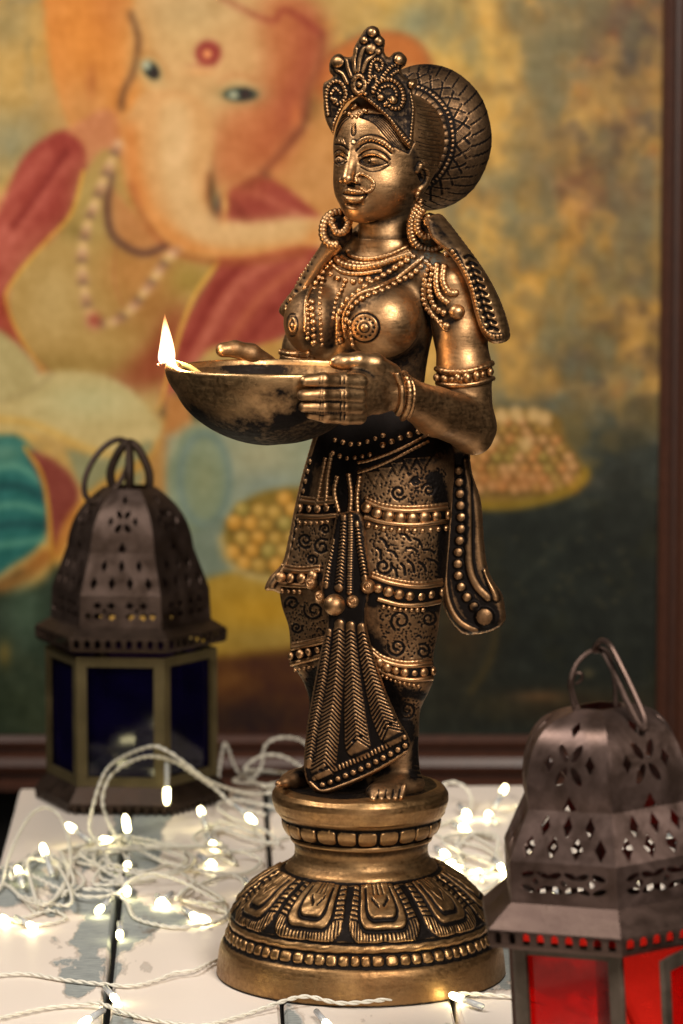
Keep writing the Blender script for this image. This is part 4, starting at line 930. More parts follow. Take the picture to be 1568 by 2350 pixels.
# ------------------------------------------------------------------ the painting
def lin(c): c = np.asarray(c, float)/255; return np.where(c <= .04045, c/12.92, ((c+.055)/1.055)**2.4)
PW = .87/S
class Canvas:
    def __init__(s, x0, y0, x1, y1, st):
        s.x0, s.y0, s.st = x0, y0, st; s.nx = int((x1-x0)/st)+1; s.ny = int((y1-y0)/st)+1
        s.X, s.Y = np.meshgrid(x0+st*np.arange(s.nx), y0+st*np.arange(s.ny)); s.P = np.zeros((s.ny, s.nx, 3))
    def blur(s, m, r):
        r = int(round(r*.42/s.st))
        if r < 1: return m
        for _ in range(3):
            for ax in (0, 1):
                p = [(0, 0), (0, 0)]; p[ax] = (r+1, r); c = np.cumsum(np.pad(m, p, 'edge'), ax)
                m = (np.take(c, range(2*r+1, c.shape[ax]), ax)-np.take(c, range(0, c.shape[ax]-2*r-1), ax))/(2*r+1)
        return m
    def put(s, m, c, a=1.): m = (m*a)[..., None]; s.P = s.P*(1-m)+np.asarray(c, float)*m
    def poly(s, pts, c, soft=8, a=1., curve=True): s.put(s.blur(inpoly(closed(pts, 10) if curve else np.asarray(pts, float), s.X, s.Y).astype(float), soft), c, a)
    def line(s, pts, wd, c, soft=5, a=1.):
        P = spline(pts, 8); m = np.zeros(s.X.shape)
        for k in range(0, len(P), 1):
            x, y = P[k]; i0, i1 = max(0, int((x-wd-s.x0)/s.st)), int((x+wd-s.x0)/s.st)+2; j0, j1 = max(0, int((y-wd-s.y0)/s.st)), int((y+wd-s.y0)/s.st)+2
            if i1 <= 0 or j1 <= 0: continue
            sl = (slice(j0, j1), slice(i0, i1)); d = np.hypot(s.X[sl]-x, s.Y[sl]-y); m[sl] = np.maximum(m[sl], np.clip((wd/2+2-d)/4, 0, 1))
        s.put(s.blur(m, soft), c, a)
    def blob(s, x, y, rx, ry, c, a=1., rot=0, pw=1.):
        ca, sa = math.cos(rot), math.sin(rot); dx, dy = s.X-x, s.Y-y; q = ((dx*ca+dy*sa)/rx)**2+((-dx*sa+dy*ca)/ry)**2
        s.put(np.exp(-q**pw), c, a)
    def fractal(s, sc, oct=4, seed=0, stretch=(1, 1)):
        r = np.random.default_rng(seed); out = np.zeros(s.X.shape); amp = 1
        for o in range(oct):
            q = sc/2**o; gx_ = (s.X-s.x0)/(q*stretch[0]); gy_ = (s.Y-s.y0)/(q*stretch[1]); g = r.uniform(-1, 1, (int(gy_.max())+3, int(gx_.max())+3))
            i = gx_.astype(int); j = gy_.astype(int); a = gx_-i; b_ = gy_-j; a = a*a*(3-2*a); b_ = b_*b_*(3-2*b_)
            out += amp*((g[j, i]*(1-a)+g[j, i+1]*a)*(1-b_)+(g[j+1, i]*(1-a)+g[j+1, i+1]*a)*b_); amp *= .55
        return out
cv = Canvas(-300, -240, 1532, 1696, 4)
cv.P[:] = (176, 150, 92)
f1 = cv.fractal(150, 5, 1); f2 = cv.fractal(110, 5, 2); f3 = cv.fractal(90, 5, 3); f4 = cv.fractal(60, 4, 8)
sm = lambda f, a, b_: np.clip((f-a)/(b_-a), 0, 1)
cv.put(sm(f1, -.1, .5), (204, 168, 92), .8); cv.put(sm(f2, .05, .7), (132, 124, 92), .7)
f5 = cv.fractal(46, 5, 41, (1, 1.5)); f6 = cv.fractal(34, 5, 42, (1.3, 1)); far = np.clip((cv.X-930)/120, 0, 1)*np.clip((1000-cv.Y)/150, 0, 1)
right = np.clip((cv.X-1150)/350, 0, 1); low = np.clip((cv.Y-500)/500, 0, 1)
cv.put(sm(f3, .0, .7)*right, (84, 72, 62), .8); cv.put(sm(-f3, .1, .7)*right, (150, 84, 48), .45); cv.put(sm(f2, .1, .8)*np.clip((cv.X-900)/200, 0, 1), (96, 108, 96), .5*1)
cv.blob(1010, 90, 150, 240, (190, 166, 96), .75); cv.blob(1080, 120, 90, 140, (198, 166, 88), .5)
cv.blob(1200, 330, 70, 220, (150, 142, 96), .55); cv.blob(960, 55, 60, 50, (136, 144, 118), .8)
cv.blob(1460, 100, 70, 110, (62, 56, 56), .85); cv.blob(1400, 70, 30, 90, (150, 70, 45), .7, .5); cv.blob(1370, 60, 35, 40, (70, 62, 56), .6)
cv.blob(1330, 420, 60, 50, (112, 58, 44), .75); cv.blob(1340, 470, 26, 20, (170, 130, 100), .6); cv.blob(1450, 440, 60, 40, (134, 66, 40), .6, .5); cv.blob(1420, 330, 50, 90, (80, 70, 56), .55)
cv.blob(1230, 330, 40, 100, (140, 100, 50), .5); cv.blob(1320, 640, 170, 100, (176, 138, 58), .75); cv.blob(1240, 760, 120, 70, (170, 138, 66), .6); cv.blob(1480, 620, 40, 60, (80, 72, 56), .7); cv.blob(1450, 780, 70, 70, (124, 100, 50), .5)
cv.blob(1330, 830, 90, 50, (84, 80, 62), .7); cv.blob(1230, 860, 90, 60, (100, 90, 54), .5)
cv.put(cv.blur(sm(f5, -.1, .8), 10)*far, (212, 170, 90), .6); cv.put(cv.blur(sm(f6, -.1, .9), 10)*far, (120, 98, 60), .5); cv.put(cv.blur(sm(-f5, .1, .9), 12)*far, (104, 116, 102), .45); cv.put(cv.blur(sm(-f6, .1, .9), 10)*far*right, (66, 56, 52), .65); cv.put(sm(f6, .1, .6)*(cv.X < 260)*(cv.Y < 460), (206, 170, 96), .45); cv.put(sm(-f5, .2, .7)*(cv.X < 260)*(cv.Y < 480), (126, 128, 98), .5)
cv.put(np.clip((cv.X-1180)/260, 0, 1)*np.clip((760-cv.Y)/300, 0, 1)*(.6+.4*np.clip(f3, -1, 1)), (98, 90, 72), .6); cv.put(np.clip((cv.X-1000)/200, 0, 1)*sm(f2, -.1, .6)*np.clip((900-cv.Y)/200, 0, 1), (134, 122, 84), .45)
cv.line([(1503, 120), (1510, 300), (1506, 560), (1500, 900), (1490, 1400)], 10, (176, 140, 70), 6, .6)
# lower right: dim foliage ground
cv.put(np.clip((cv.Y-880)/160, 0, 1)*np.clip((cv.X-1000)/80, 0, 1), (60, 68, 64), .95); cv.put(np.clip((cv.Y-1090)/120, 0, 1)*np.clip((cv.X-850)/80, 0, 1), (36, 40, 33), .97)
cv.put(sm(f3, 0, .8)*np.clip((cv.Y-880)/80, 0, 1)*np.clip((cv.X-1050)/80, 0, 1)*np.clip((1180-cv.Y)/80, 0, 1), (118, 104, 58), .6); cv.put(sm(f4, .1, .9)*np.clip((cv.Y-1150)/80, 0, 1)*np.clip((cv.X-950)/80, 0, 1), (46, 47, 30), .6)
cv.blob(1240, 1300, 140, 160, (32, 39, 31), .6); cv.blob(1440, 1080, 60, 130, (38, 40, 32), .6); cv.line([(1140, 1380), (1130, 1500), (1080, 1590)], 14, (110, 92, 40), 8, .5); cv.blob(1060, 1440, 80, 120, (66, 50, 20), .7)
cv.blob(1320, 1620, 230, 42, (56, 46, 24), .85); cv.blob(1240, 1598, 60, 14, (130, 98, 66), .5); cv.blob(1350, 1545, 14, 10, (110, 100, 70), .6)
for _ in range(26): x, y = rng.uniform(1180, 1460), rng.uniform(1230, 1400); cv.blob(x, y, 8, 6, (86, 80, 56), .4)
cv.line([(1200, 1330), (1300, 1230), (1360, 1190)], 8, (80, 84, 70), 6, .5)
# left background
cv.blob(-60, 120, 180, 330, (168, 146, 96), .6); cv.blob(20, 320, 120, 90, (132, 134, 106), .75); cv.blob(30, 60, 60, 60, (130, 126, 92), .5); cv.blob(30, 190, 70, 70, (190, 158, 92), .5)
# ears
cv.poly([(92, -60), (110, 110), (128, 200), (180, 330), (250, 380), (310, 300), (330, 120), (310, 0), (220, -90)], (194, 134, 68), 10)
cv.blob(200, 80, 80, 120, (204, 138, 62), .7); cv.blob(190, 260, 70, 80, (190, 146, 92), .7); cv.blob(210, 190, 14, 40, (150, 90, 44), .5); cv.blob(260, 0, 50, 90, (176, 112, 56), .5)
cv.poly([(700, 260), (735, 150), (800, 96), (880, 74), (960, 96), (1000, 170), (990, 330), (900, 500), (780, 560), (660, 500), (610, 400), (640, 340)], (186, 138, 80), 9)
cv.poly([(730, 160), (800, 98), (880, 76), (950, 92), (985, 150), (940, 150), (860, 124), (790, 150), (730, 240)], (178, 108, 50), 9, .8); cv.blob(720, 410, 80, 60, (190, 146, 92), .8); cv.line([(706, 236), (690, 290), (640, 345), (606, 380), (610, 410)], 22, (74, 66, 46), 8, .85); cv.blob(720, 240, 20, 40, (120, 104, 56), .6)
cv.line([(728, 200), (745, 140), (800, 97), (880, 75), (955, 94), (995, 160)], 9, (132, 78, 40), 6, .7)
# red shawl, left
cv.poly([(-80, 620), (0, 480), (55, 360), (140, 300), (200, 330), (230, 420), (190, 470), (130, 540), (60, 600), (22, 660), (26, 720), (70, 800), (140, 870), (90, 900), (-60, 880)], (148, 68, 56), 7)
cv.poly([(150, 300), (250, 250), (300, 330), (280, 420), (210, 400), (190, 330)], (184, 128, 88), 12)
for p, wd in (([(0, 600), (70, 480), (150, 370)], 26), ([(-40, 520), (40, 430), (110, 350)], 22), ([(-30, 720), (20, 620), (90, 530)], 18), ([(-60, 680), (-10, 560), (40, 480)], 26)): cv.line(p, wd, (186, 112, 94), 16, .75)
cv.line([(30, 520), (90, 440), (150, 350)], 16, (112, 34, 28), 8, .7)
# torso
cv.poly([(190, 400), (250, 340), (330, 430), (430, 560), (500, 600), (440, 700), (390, 850), (300, 900), (180, 890), (90, 830), (40, 760), (25, 700), (60, 610), (130, 545), (165, 480)], (168, 142, 84), 9)
cv.poly([(250, 420), (320, 500), (400, 580), (340, 590), (270, 550), (235, 480)], (182, 134, 84), 14); cv.blob(210, 480, 40, 90, (164, 148, 88), .8)
cv.blob(120, 690, 80, 110, (180, 160, 108), .7); cv.blob(345, 690, 70, 100, (152, 106, 54), .7); cv.blob(290, 620, 60, 70, (172, 126, 70), .6); cv.blob(150, 840, 130, 30, (128, 108, 54), .6); cv.poly([(430, 690), (408, 780), (385, 870), (300, 900), (200, 892), (260, 860), (340, 800), (390, 720)], (136, 64, 38), 34, .9); cv.blob(340, 620, 70, 50, (170, 122, 64), .6); cv.blob(430, 640, 50, 40, (150, 132, 62), .7); cv.blob(200, 850, 100, 30, (150, 124, 66), .6); cv.blob(175, 530, 40, 26, (126, 112, 60), .6)
cv.line([(268, 560), (262, 640), (290, 720)], 5, (150, 84, 50), 4, .5)
cv.line([(192, 395), (164, 490), (104, 556), (34, 640), (14, 690), (48, 775), (105, 860)], 9, (200, 160, 70), 4, .85); cv.line([(0, 690), (36, 790), (100, 870)], 20, (150, 72, 44), 7, .6)
# red shawl, right
cv.poly([(470, 430), (560, 400), (640, 420), (740, 500), (800, 560), (760, 640), (690, 730), (620, 790), (480, 800), (410, 900), (365, 950), (395, 800), (450, 690), (500, 600), (480, 520)], (150, 74, 58), 8)
for p, wd, c_ in (([(640, 590), (540, 660), (470, 780), (400, 900)], 24, (186, 116, 92)), ([(700, 600), (600, 680), (520, 790)], 20, (182, 112, 80)), ([(560, 600), (490, 680), (430, 800)], 16, (120, 40, 32)), ([(720, 640), (640, 700), (560, 790)], 14, (122, 44, 34)), ([(520, 460), (560, 500)], 30, (120, 52, 36)), ([(580, 440), (660, 480), (720, 510)], 18, (180, 110, 86))): cv.line(p, wd, c_, 8, .65)
cv.line([(500, 602), (446, 680), (408, 780), (384, 870), (366, 940)], 11, (204, 164, 78), 4, .85); cv.poly([(600, 790), (690, 780), (740, 830), (700, 900), (560, 860)], (186, 146, 78), 12, .8); cv.poly([(430, 870), (560, 850), (700, 880), (700, 960), (380, 960)], (60, 72, 52), 14, .75)
cv.line([(600, 800), (640, 786), (700, 790)], 8, (200, 160, 84), 5, .8)
# head and trunk
cv.poly([(320, -40), (300, 60), (288, 180), (276, 260), (284, 380), (320, 470), (400, 540), (470, 500), (520, 440), (590, 400), (640, 345), (690, 275), (702, 215), (735, 140), (730, 70), (690, -10), (600, -60)], (198, 164, 112), 8)
cv.poly([(640, -40), (735, 40), (740, 130), (704, 215), (690, 275), (640, 345), (590, 402), (520, 444), (490, 400), (500, 300), (560, 250), (610, 150), (590, 40)], (172, 104, 62), 60, .9)
cv.poly([(680, -20), (738, 60), (738, 130), (702, 215), (690, 270), (640, 340), (640, 240), (690, 120)], (146, 72, 46), 46, .85); cv.blob(610, 340, 60, 70, (168, 94, 56), .6); cv.blob(540, 350, 50, 60, (186, 128, 80), .5); cv.blob(310, 130, 36, 120, (204, 150, 84), .8); cv.blob(300, 240, 30, 60, (204, 140, 70), .8); cv.blob(520, 120, 70, 90, (196, 158, 108), .6); cv.blob(430, 60, 90, 80, (192, 166, 114), .7); cv.blob(680, 265, 16, 30, (196, 120, 70), .6)
cv.line([(300, 30), (318, 90), (308, 160), (284, 210), (278, 250)], 13, (84, 58, 38), 6, .85); cv.line([(505, -5), (620, 48), (650, 22), (700, 48), (738, 80)], 10, (128, 44, 34), 5, .75); cv.line([(738, 70), (736, 140), (704, 214), (694, 270)], 10, (118, 62, 40), 6, .6)
cv.poly([(286, 270), (300, 400), (330, 486), (395, 560), (480, 588), (580, 586), (680, 562), (780, 572), (780, 500), (680, 502), (590, 512), (520, 506), (486, 470), (480, 400), (490, 300), (450, 220), (340, 210)], (200, 160, 106), 7)
cv.line([(300, 300), (312, 410), (350, 500), (420, 560), (520, 575), (620, 565), (720, 545)], 34, (202, 134, 66), 30, .75); cv.line([(400, 260), (400, 380), (430, 480), (480, 530), (560, 540), (680, 526)], 66, (206, 178, 128), 22, .75); cv.line([(480, 400), (482, 460), (510, 505)], 14, (150, 90, 50), 8, .8); cv.blob(486, 440, 10, 50, (90, 72, 44), .7); cv.blob(516, 470, 9, 36, (206, 166, 96), .9); cv.blob(498, 470, 10, 26, (80, 88, 70), .7)
cv.blob(478, 122, 31, 31, (138, 52, 46), .95, pw=3); cv.blob(476, 124, 11, 11, (224, 160, 104), .9, pw=2); cv.blob(462, 166, 34, 9, (206, 158, 104), .7); cv.blob(462, 150, 26, 5, (158, 96, 66), .6)
cv.blob(346, 160, 32, 24, (162, 168, 128), .8, .9); cv.blob(348, 162, 24, 17, (40, 48, 40), 1, .9, 3); cv.blob(337, 150, 10, 11, (176, 184, 158), .95, 0, 2); cv.blob(354, 168, 11, 12, (52, 34, 32), .95, 0, 2); cv.line([(318, 130), (345, 120), (376, 150), (384, 180)], 9, (176, 122, 66), 6, .7)
cv.blob(552, 216, 50, 24, (150, 150, 108), .85); cv.blob(552, 217, 40, 17, (36, 54, 48), 1, 0, 3); cv.blob(536, 218, 13, 10, (178, 186, 158), .95, 0, 2); cv.blob(564, 216, 14, 13, (52, 34, 32), .95, 0, 2); cv.line([(505, 190), (540, 172), (590, 184)], 9, (176, 118, 70), 7, .6)
cv.line([(300, 420), (330, 500), (392, 572), (480, 600), (590, 600), (700, 582)], 12, (150, 88, 48), 12, .75); cv.line([(292, 280), (300, 380), (322, 460)], 18, (186, 112, 54), 24, .6)
for k in range(5): cv.line([(392+k*34, 452+k*16), (420+k*30, 500+k*10), (440+k*30, 560+k*4)], 5, (176, 132, 84), 8, .45)
cv.blob(420, 330, 40, 90, (212, 184, 136), .5); cv.blob(560, 280, 50, 40, (186, 124, 78), .5); cv.line([(690, 300), (650, 350), (600, 400), (560, 430)], 16, (132, 72, 44), 14, .6); cv.blob(440, 20, 120, 50, (176, 156, 112), .6)
# beads
cv.line([(256, 400), (246, 470), (254, 530), (282, 562), (330, 582), (380, 566)], 16, (78, 52, 46), 5, .85)
for p in ([(272, 330), (232, 430), (200, 520), (188, 600), (196, 680), (212, 740)], [(212, 742), (260, 738), (300, 710), (340, 660), (380, 600), (405, 575)]):
    for i, (x, y) in enumerate(spline(p, 13)): cv.blob(x, y, 12, 11, ((206, 176, 136), (178, 140, 108), (120, 96, 78), (210, 182, 120))[i % 4], .85)
cv.blob(216, 735, 16, 18, (150, 70, 54), .8)
# seated legs, cloths
cv.poly([(-120, 1000), (-40, 880), (60, 860), (180, 852), (280, 880), (360, 960), (376, 1000), (300, 1030), (240, 1060), (150, 1010), (40, 990)], (184, 170, 118), 8); cv.blob(200, 920, 120, 50, (176, 178, 134), .7); cv.line([(-20, 960), (80, 975), (200, 1030), (300, 1060)], 18, (196, 162, 84), 8, .7); cv.line([(-40, 930), (60, 900), (120, 860)], 8, (106, 98, 66), 6, .6); cv.poly([(-60, 740), (20, 770), (90, 860), (0, 920), (-80, 940)], (170, 160, 112), 10)
cv.poly([(-80, 1010), (40, 1000), (92, 1080), (112, 1160), (104, 1230), (40, 1290), (-80, 1330)], (44, 104, 98), 8)
for k in range(5): cv.line([(-40, 1080+k*44), (40, 1070+k*44), (100, 1110+k*32)], 14, ((110, 162, 138), (20, 64, 66))[k % 2], 10, .8)
cv.blob(10, 1040, 60, 30, (116, 150, 124), .6)
cv.poly([(62, 1030), (130, 1060), (180, 1120), (170, 1200), (128, 1280), (112, 1220), (104, 1130)], (126, 66, 54), 8); cv.poly([(150, 1030), (260, 1050), (350, 1010), (330, 1100), (250, 1140), (190, 1120)], (138, 140, 104), 12)
cv.line([(58, 1028), (96, 1090), (112, 1180), (122, 1310)], 10, (190, 150, 60), 4, .85); cv.line([(122, 1300), (160, 1200), (220, 1130), (280, 1090), (360, 1040), (400, 960)], 22, (190, 142, 60), 7, .8)
cv.poly([(330, 1080), (400, 960), (430, 970), (420, 1080), (400, 1160), (350, 1160)], (168, 132, 76), 12); cv.poly([(380, 900), (430, 920), (440, 1010), (380, 1040)], (176, 128, 74), 12)
cv.line([(-60, 1390), (40, 1330), (104, 1278)], 34, (150, 98, 42), 9, .85); cv.line([(-40, 1360), (50, 1310)], 10, (60, 50, 30), 6, .6)
cv.poly([(-300, 1380), (60, 1350), (130, 1290), (180, 1400), (200, 1696), (-300, 1696)], (48, 60, 46), 16); cv.put(sm(f2, 0, .8)*(cv.Y > 1330)*(cv.X < 200), (66, 72, 52), .6); cv.blob(60, 1400, 50, 80, (90, 112, 92), .6); cv.blob(40, 1620, 100, 70, (52, 62, 42), .7); cv.blob(10, 1500, 16, 30, (130, 110, 50), .6)
cv.poly([(380, 1000), (720, 960), (720, 1200), (560, 1300), (400, 1300)], (142, 152, 128), 16); cv.blob(600, 1050, 80, 60, (162, 160, 126), .7); cv.blob(620, 1120, 80, 40, (122, 138, 130), .6)
t = np.linspace(0, 6.28, 26)
cv.poly(np.stack([458+72*np.cos(t[:-1]), 1100+128*np.sin(t[:-1])], 1), (128, 142, 116), 7); cv.line(np.stack([470+56*np.cos(t), 1100+104*np.sin(t)], 1), 16, (104, 126, 122), 8, .7); cv.line([(392, 1040), (420, 980), (470, 970)], 10, (168, 166, 128), 6, .7); cv.blob(470, 1100, 30, 60, (138, 144, 108), .6)
cv.poly([(440, 1220), (520, 1190), (540, 1330), (490, 1420), (430, 1320)], (110, 124, 108), 14, .8)
# dish of sweets on a yellow cloth, left
cv.poly([(470, 1330), (560, 1310), (720, 1320), (740, 1540), (470, 1540)], (158, 132, 54), 14); cv.blob(600, 1400, 110, 40, (176, 140, 40), .7); cv.blob(600, 1470, 120, 30, (140, 122, 66), .6); cv.poly([(400, 1520), (760, 1500), (780, 1696), (380, 1696)], (76, 47, 18), 18); cv.blob(560, 1650, 140, 50, (40, 25, 12), .8); cv.blob(520, 1560, 60, 40, (116, 82, 36), .6)
cv.poly([(508, 1240), (530, 1180), (600, 1130), (700, 1120), (760, 1160), (760, 1330), (620, 1322), (540, 1300)], (132, 112, 48), 8)
def balls(x0, x1, y0, y1, ok, cols, r, seed):
    q = np.random.default_rng(seed); k = 0
    for y in np.arange(y0, y1, r*1.45):
        k += 1
        for x in np.arange(x0+(k % 2)*r*.85, x1, r*1.8):
            if not ok(x, y): continue
            x_, y_ = x+q.uniform(-4, 4), y+q.uniform(-4, 4); c_ = cols[q.integers(len(cols))]
            cv.blob(x_+3, y_+6, r*1.1, r*1.1, (86, 70, 30), .75, 0, 2); cv.blob(x_, y_, r*.9, r*.88, c_, .92, 0, 2.5); cv.blob(x_-4, y_-5, r*.4, r*.36, (222, 196, 130), .45)
balls(520, 770, 1142, 1300, lambda x, y: (x-650)**2/128**2+(y-1232)**2/92**2 < 1, ((180, 150, 74), (196, 150, 66), (152, 140, 72), (166, 136, 62)), 21, 5)
cv.line([(508, 1236), (520, 1280), (566, 1318), (660, 1336), (760, 1336)], 16, (176, 162, 110), 5, .85)
# dish of sweets, right
cv.poly([(1040, 950), (1120, 938), (1270, 948), (1300, 1010), (1345, 1080), (1340, 1110), (1260, 1140), (1040, 1150)], (130, 106, 52), 8)
balls(1046, 1345, 966, 1135, lambda x, y: x < 1268+(y-950)*.42, ((182, 142, 96), (152, 120, 62), (140, 122, 60), (176, 126, 74)), 15, 6)
for x, y in ((1150, 955), (1185, 950), (1225, 952), (1250, 960), (1205, 1020), (1120, 1010)): cv.blob(x, y, 17, 19, (198, 172, 120), .85, 0, 2)
cv.blob(1190, 1105, 130, 22, (160, 108, 62), .5); cv.line([(1040, 1160), (1180, 1160), (1290, 1134), (1342, 1096), (1344, 1080)], 20, (146, 122, 36), 5, .9)
g = cv.fractal(44, 4, 21, (1, .6))*6+cv.fractal(20, 3, 23, (.6, 1.4))*4+cv.fractal(11, 2, 22)*3
cv.P = cv.P+(cv.P-cv.P.mean(-1, keepdims=True))*.02; cv.P = 118+(cv.P-124)*1.12
alb = lin(np.clip((cv.P+g[..., None])*[1.0, .965, .97], 4, 240))*1.02
PV = U(cv.X.ravel(), cv.Y.ravel(), PW)
tex = np.clip(cv.fractal(9, 2, 31), -1, 1).ravel()
ny, nx = cv.ny, cv.nx; ii, jj = np.meshgrid(np.arange(nx-1), np.arange(ny-1)); a = (jj*nx+ii).ravel()
PQ = np.stack([a, a+nx, a+nx+1, a+1], 1)
m_c, nt, b, N, L = mat_new('oil_paint'); at = N.new('ShaderNodeAttribute'); at.attribute_name = 'pigment'; L.new(at.outputs['Color'], b.inputs['Base Color']); b.inputs['Roughness'].default_value = .55; b.inputs['Specular IOR Level'].default_value = .25
n = noise(nt, 260, 4, .6, wpos(nt)); bump(nt, b, n, .12, .0004)
pc = U(600, 728, PW)
painting = thing('painting', 'framed oil painting of a seated elephant-headed figure with red shawl and sweets', 'painting', tuple(pc))
back_v = PV.copy()
cvs = make('canvas', PV, PQ, m_c, painting, True, {'pigment': alb.reshape(-1, 3)})
# frame: moulding swept round the canvas rectangle
xL = float(U(-300, 700, PW)[0]); xR = float(U(1514, 850, PW)[0]); zB = float(U(700, 1686, PW)[2]); zT = float(U(700, -240, PW)[2]); yP = .87
prof = [(0, -.004), (0, .006), (.004, .009), (.008, .008), (.010, .004), (.013, .004), (.016, .010), (.022, .0125), (.027, .011), (.029, .006), (.033, .006), (.037, .012), (.041, .012), (.042, .004), (.042, -.03), (0, -.03)]
V = []; Fc = []
for (x, z, sx, sz) in ((xL, zB, -1, -1), (xR, zB, 1, -1), (xR, zT, 1, 1), (xL, zT, -1, 1)):
    for o_, h_ in prof: V.append((x+sx*o_, yP-h_, z+sz*o_))
n = len(prof)
for k in range(4):
    for i in range(n): Fc.append((k*n+i, k*n+(i+1) % n, ((k+1) % 4)*n+(i+1) % n, ((k+1) % 4)*n+i))
m_f, nt, b, N, L = mat_new('stained_wood'); p = wpos(nt); mp = N.new('ShaderNodeMapping'); L.new(p, mp.inputs[0]); mp.inputs['Scale'].default_value = (14, 14, 14)
L.new(mixc(nt, noise(nt, 8, 5, .6, mp.outputs[0], 1), (.028, .010, .006), (.085, .030, .016)), b.inputs['Base Color']); b.inputs['Roughness'].default_value = .38
make('frame', V, Fc, m_f, painting, False)

# ------------------------------------------------------------------ lanterns
def tin(name, c1, c2, met=.75, rough=.42):
    m, nt, b, N, L = mat_new(name); p = wpos(nt); n1 = noise(nt, 55, 6, .65, p, .5); n2 = noise(nt, 400, 3, .6, p)
    col = mixc(nt, mr(nt, n1, .35, .68), c1, c2); col = mixc(nt, mr(nt, n2, .62, .75, 0, .5), col, (.05, .03, .022)); L.new(col, b.inputs['Base Color'])
    b.inputs['Metallic'].default_value = met; L.new(mr(nt, n1, .3, .7, rough-.08, rough+.14), b.inputs['Roughness']); bump(nt, b, mth(nt, 'ADD', n1, mth(nt, 'MULTIPLY', n2, .3)), .25, .001); return m
def glass(name, col, gl=.09):
    m, nt, b, N, L = mat_new(name); N.remove(b); out = N['Material Output']
    tr = N.new('ShaderNodeBsdfTransparent'); tr.inputs[0].default_value = (*col, 1)
    df = N.new('ShaderNodeBsdfDiffuse'); df.inputs[0].default_value = (*[c*.7 for c in col], 1); tl = N.new('ShaderNodeBsdfTranslucent'); tl.inputs[0].default_value = (*col, 1)
    gs = N.new('ShaderNodeBsdfGlossy'); gs.inputs['Roughness'].default_value = .06; gs.inputs[0].default_value = (1, 1, 1, 1)
    n1 = noise(nt, 45, 5, .6, wpos(nt)); L.new(mixc(nt, mr(nt, n1, .35, .7), col, tuple(c*.78 for c in col)), tr.inputs[0]); m1 = N.new('ShaderNodeMixShader'); L.new(mr(nt, n1, .3, .75, .15, .5), m1.inputs[0]); L.new(tr.outputs[0], m1.inputs[1])
    m0 = N.new('ShaderNodeMixShader'); m0.inputs[0].default_value = .6; L.new(df.outputs[0], m0.inputs[1]); L.new(tl.outputs[0], m0.inputs[2]); L.new(m0.outputs[0], m1.inputs[2])
    m2 = N.new('ShaderNodeMixShader'); m2.inputs[0].default_value = gl; L.new(m1.outputs[0], m2.inputs[1]); L.new(gs.outputs[0], m2.inputs[2]); L.new(m2.outputs[0], out.inputs[0]); return m
def diamond(x, y, a, b_, rot=0, leaf=False):
    n = 10 if leaf else 4; t = 2*math.pi*np.arange(n)/n
    p = np.stack([a*np.cos(t), b_*np.sin(t)], 1) if not leaf else np.stack([a*np.cos(t)*np.abs(np.cos(t))**.15, b_*np.sin(t)], 1)
    ca, sa = math.cos(rot), math.sin(rot); return np.stack([x+p[:, 0]*ca-p[:, 1]*sa, y+p[:, 0]*sa+p[:, 1]*ca], 1)
def panel(prof, holes, th, mb, face, grid=(9, 7)):
    """one pierced sheet between two hexagon corners; prof = [(v, radius, z)], holes in (u, v) with u -.5...5, v 0..1"""
    pv = np.array(prof, float); vs2 = []; ed = []
    for j in range(grid[1]+1):
        for i in range(grid[0]+1): vs2.append(((i/grid[0]-.5), j/grid[1]))
    vs2 = [q for q in vs2 if not any(inpoly(1.0*h, np.array([q[0]]), np.array([q[1]]))[0] for h in holes) or abs(q[0]) > .49]
    for h in holes:
        k = len(vs2); vs2 += [tuple(q) for q in h]; ed += [(k+i, k+(i+1) % len(h)) for i in range(len(h))]
    o = geometry.delaunay_2d_cdt([Vector(q) for q in vs2], ed, [], 0, 1e-5); P2 = np.array([tuple(q) for q in o[0]]); tri = np.array([tuple(f) for f in o[2]])
    cc = P2[tri].mean(1); keep = np.ones(len(tri), bool)
    for h in holes: keep &= ~inpoly(h, cc[:, 0], cc[:, 1])
    tri = tri[keep]
    def pos(q, off):
        r = np.interp(q[:, 1], pv[:, 0], pv[:, 1])-off/.866; z = np.interp(q[:, 1], pv[:, 0], pv[:, 2]); a0 = face*math.pi/3; ax = r*.8660; tx = q[:, 0]*r
        c_, s_ = math.cos(a0), math.sin(a0); return np.stack([ax*c_-tx*s_, ax*s_+tx*c_, z], 1)
    e = {}
    for t in tri:
        for k in range(3):
            a, b_ = int(t[k]), int(t[(k+1) % 3])
            if (b_, a) in e: del e[(b_, a)]
            else: e[(a, b_)] = 1
    n = len(P2); Fc = [tuple(t) for t in tri]+[tuple(int(i)+n for i in t[::-1]) for t in tri]+[(b_, a, a+n, b_+n) for a, b_ in e]
    mb.add(np.concatenate([pos(P2, 0), pos(P2, th)]), Fc)
def flower(u0, v0, su, sv, r=1.0):
    h = [diamond(u0, v0+.32*sv*r, .06*su, .085*sv), diamond(u0, v0-.36*sv*r, .07*su, .10*sv), diamond(u0-.235*su*r, v0, .05*su, .07*sv), diamond(u0+.235*su*r, v0, .05*su, .07*sv)]
    for k in range(4):
        a = math.pi/4+k*math.pi/2; h.append(diamond(u0+.115*su*r*math.cos(a), v0+.13*sv*r*math.sin(a), (.078*su), .042*sv, a if abs(su-sv) < 9 else a, True))
    return h
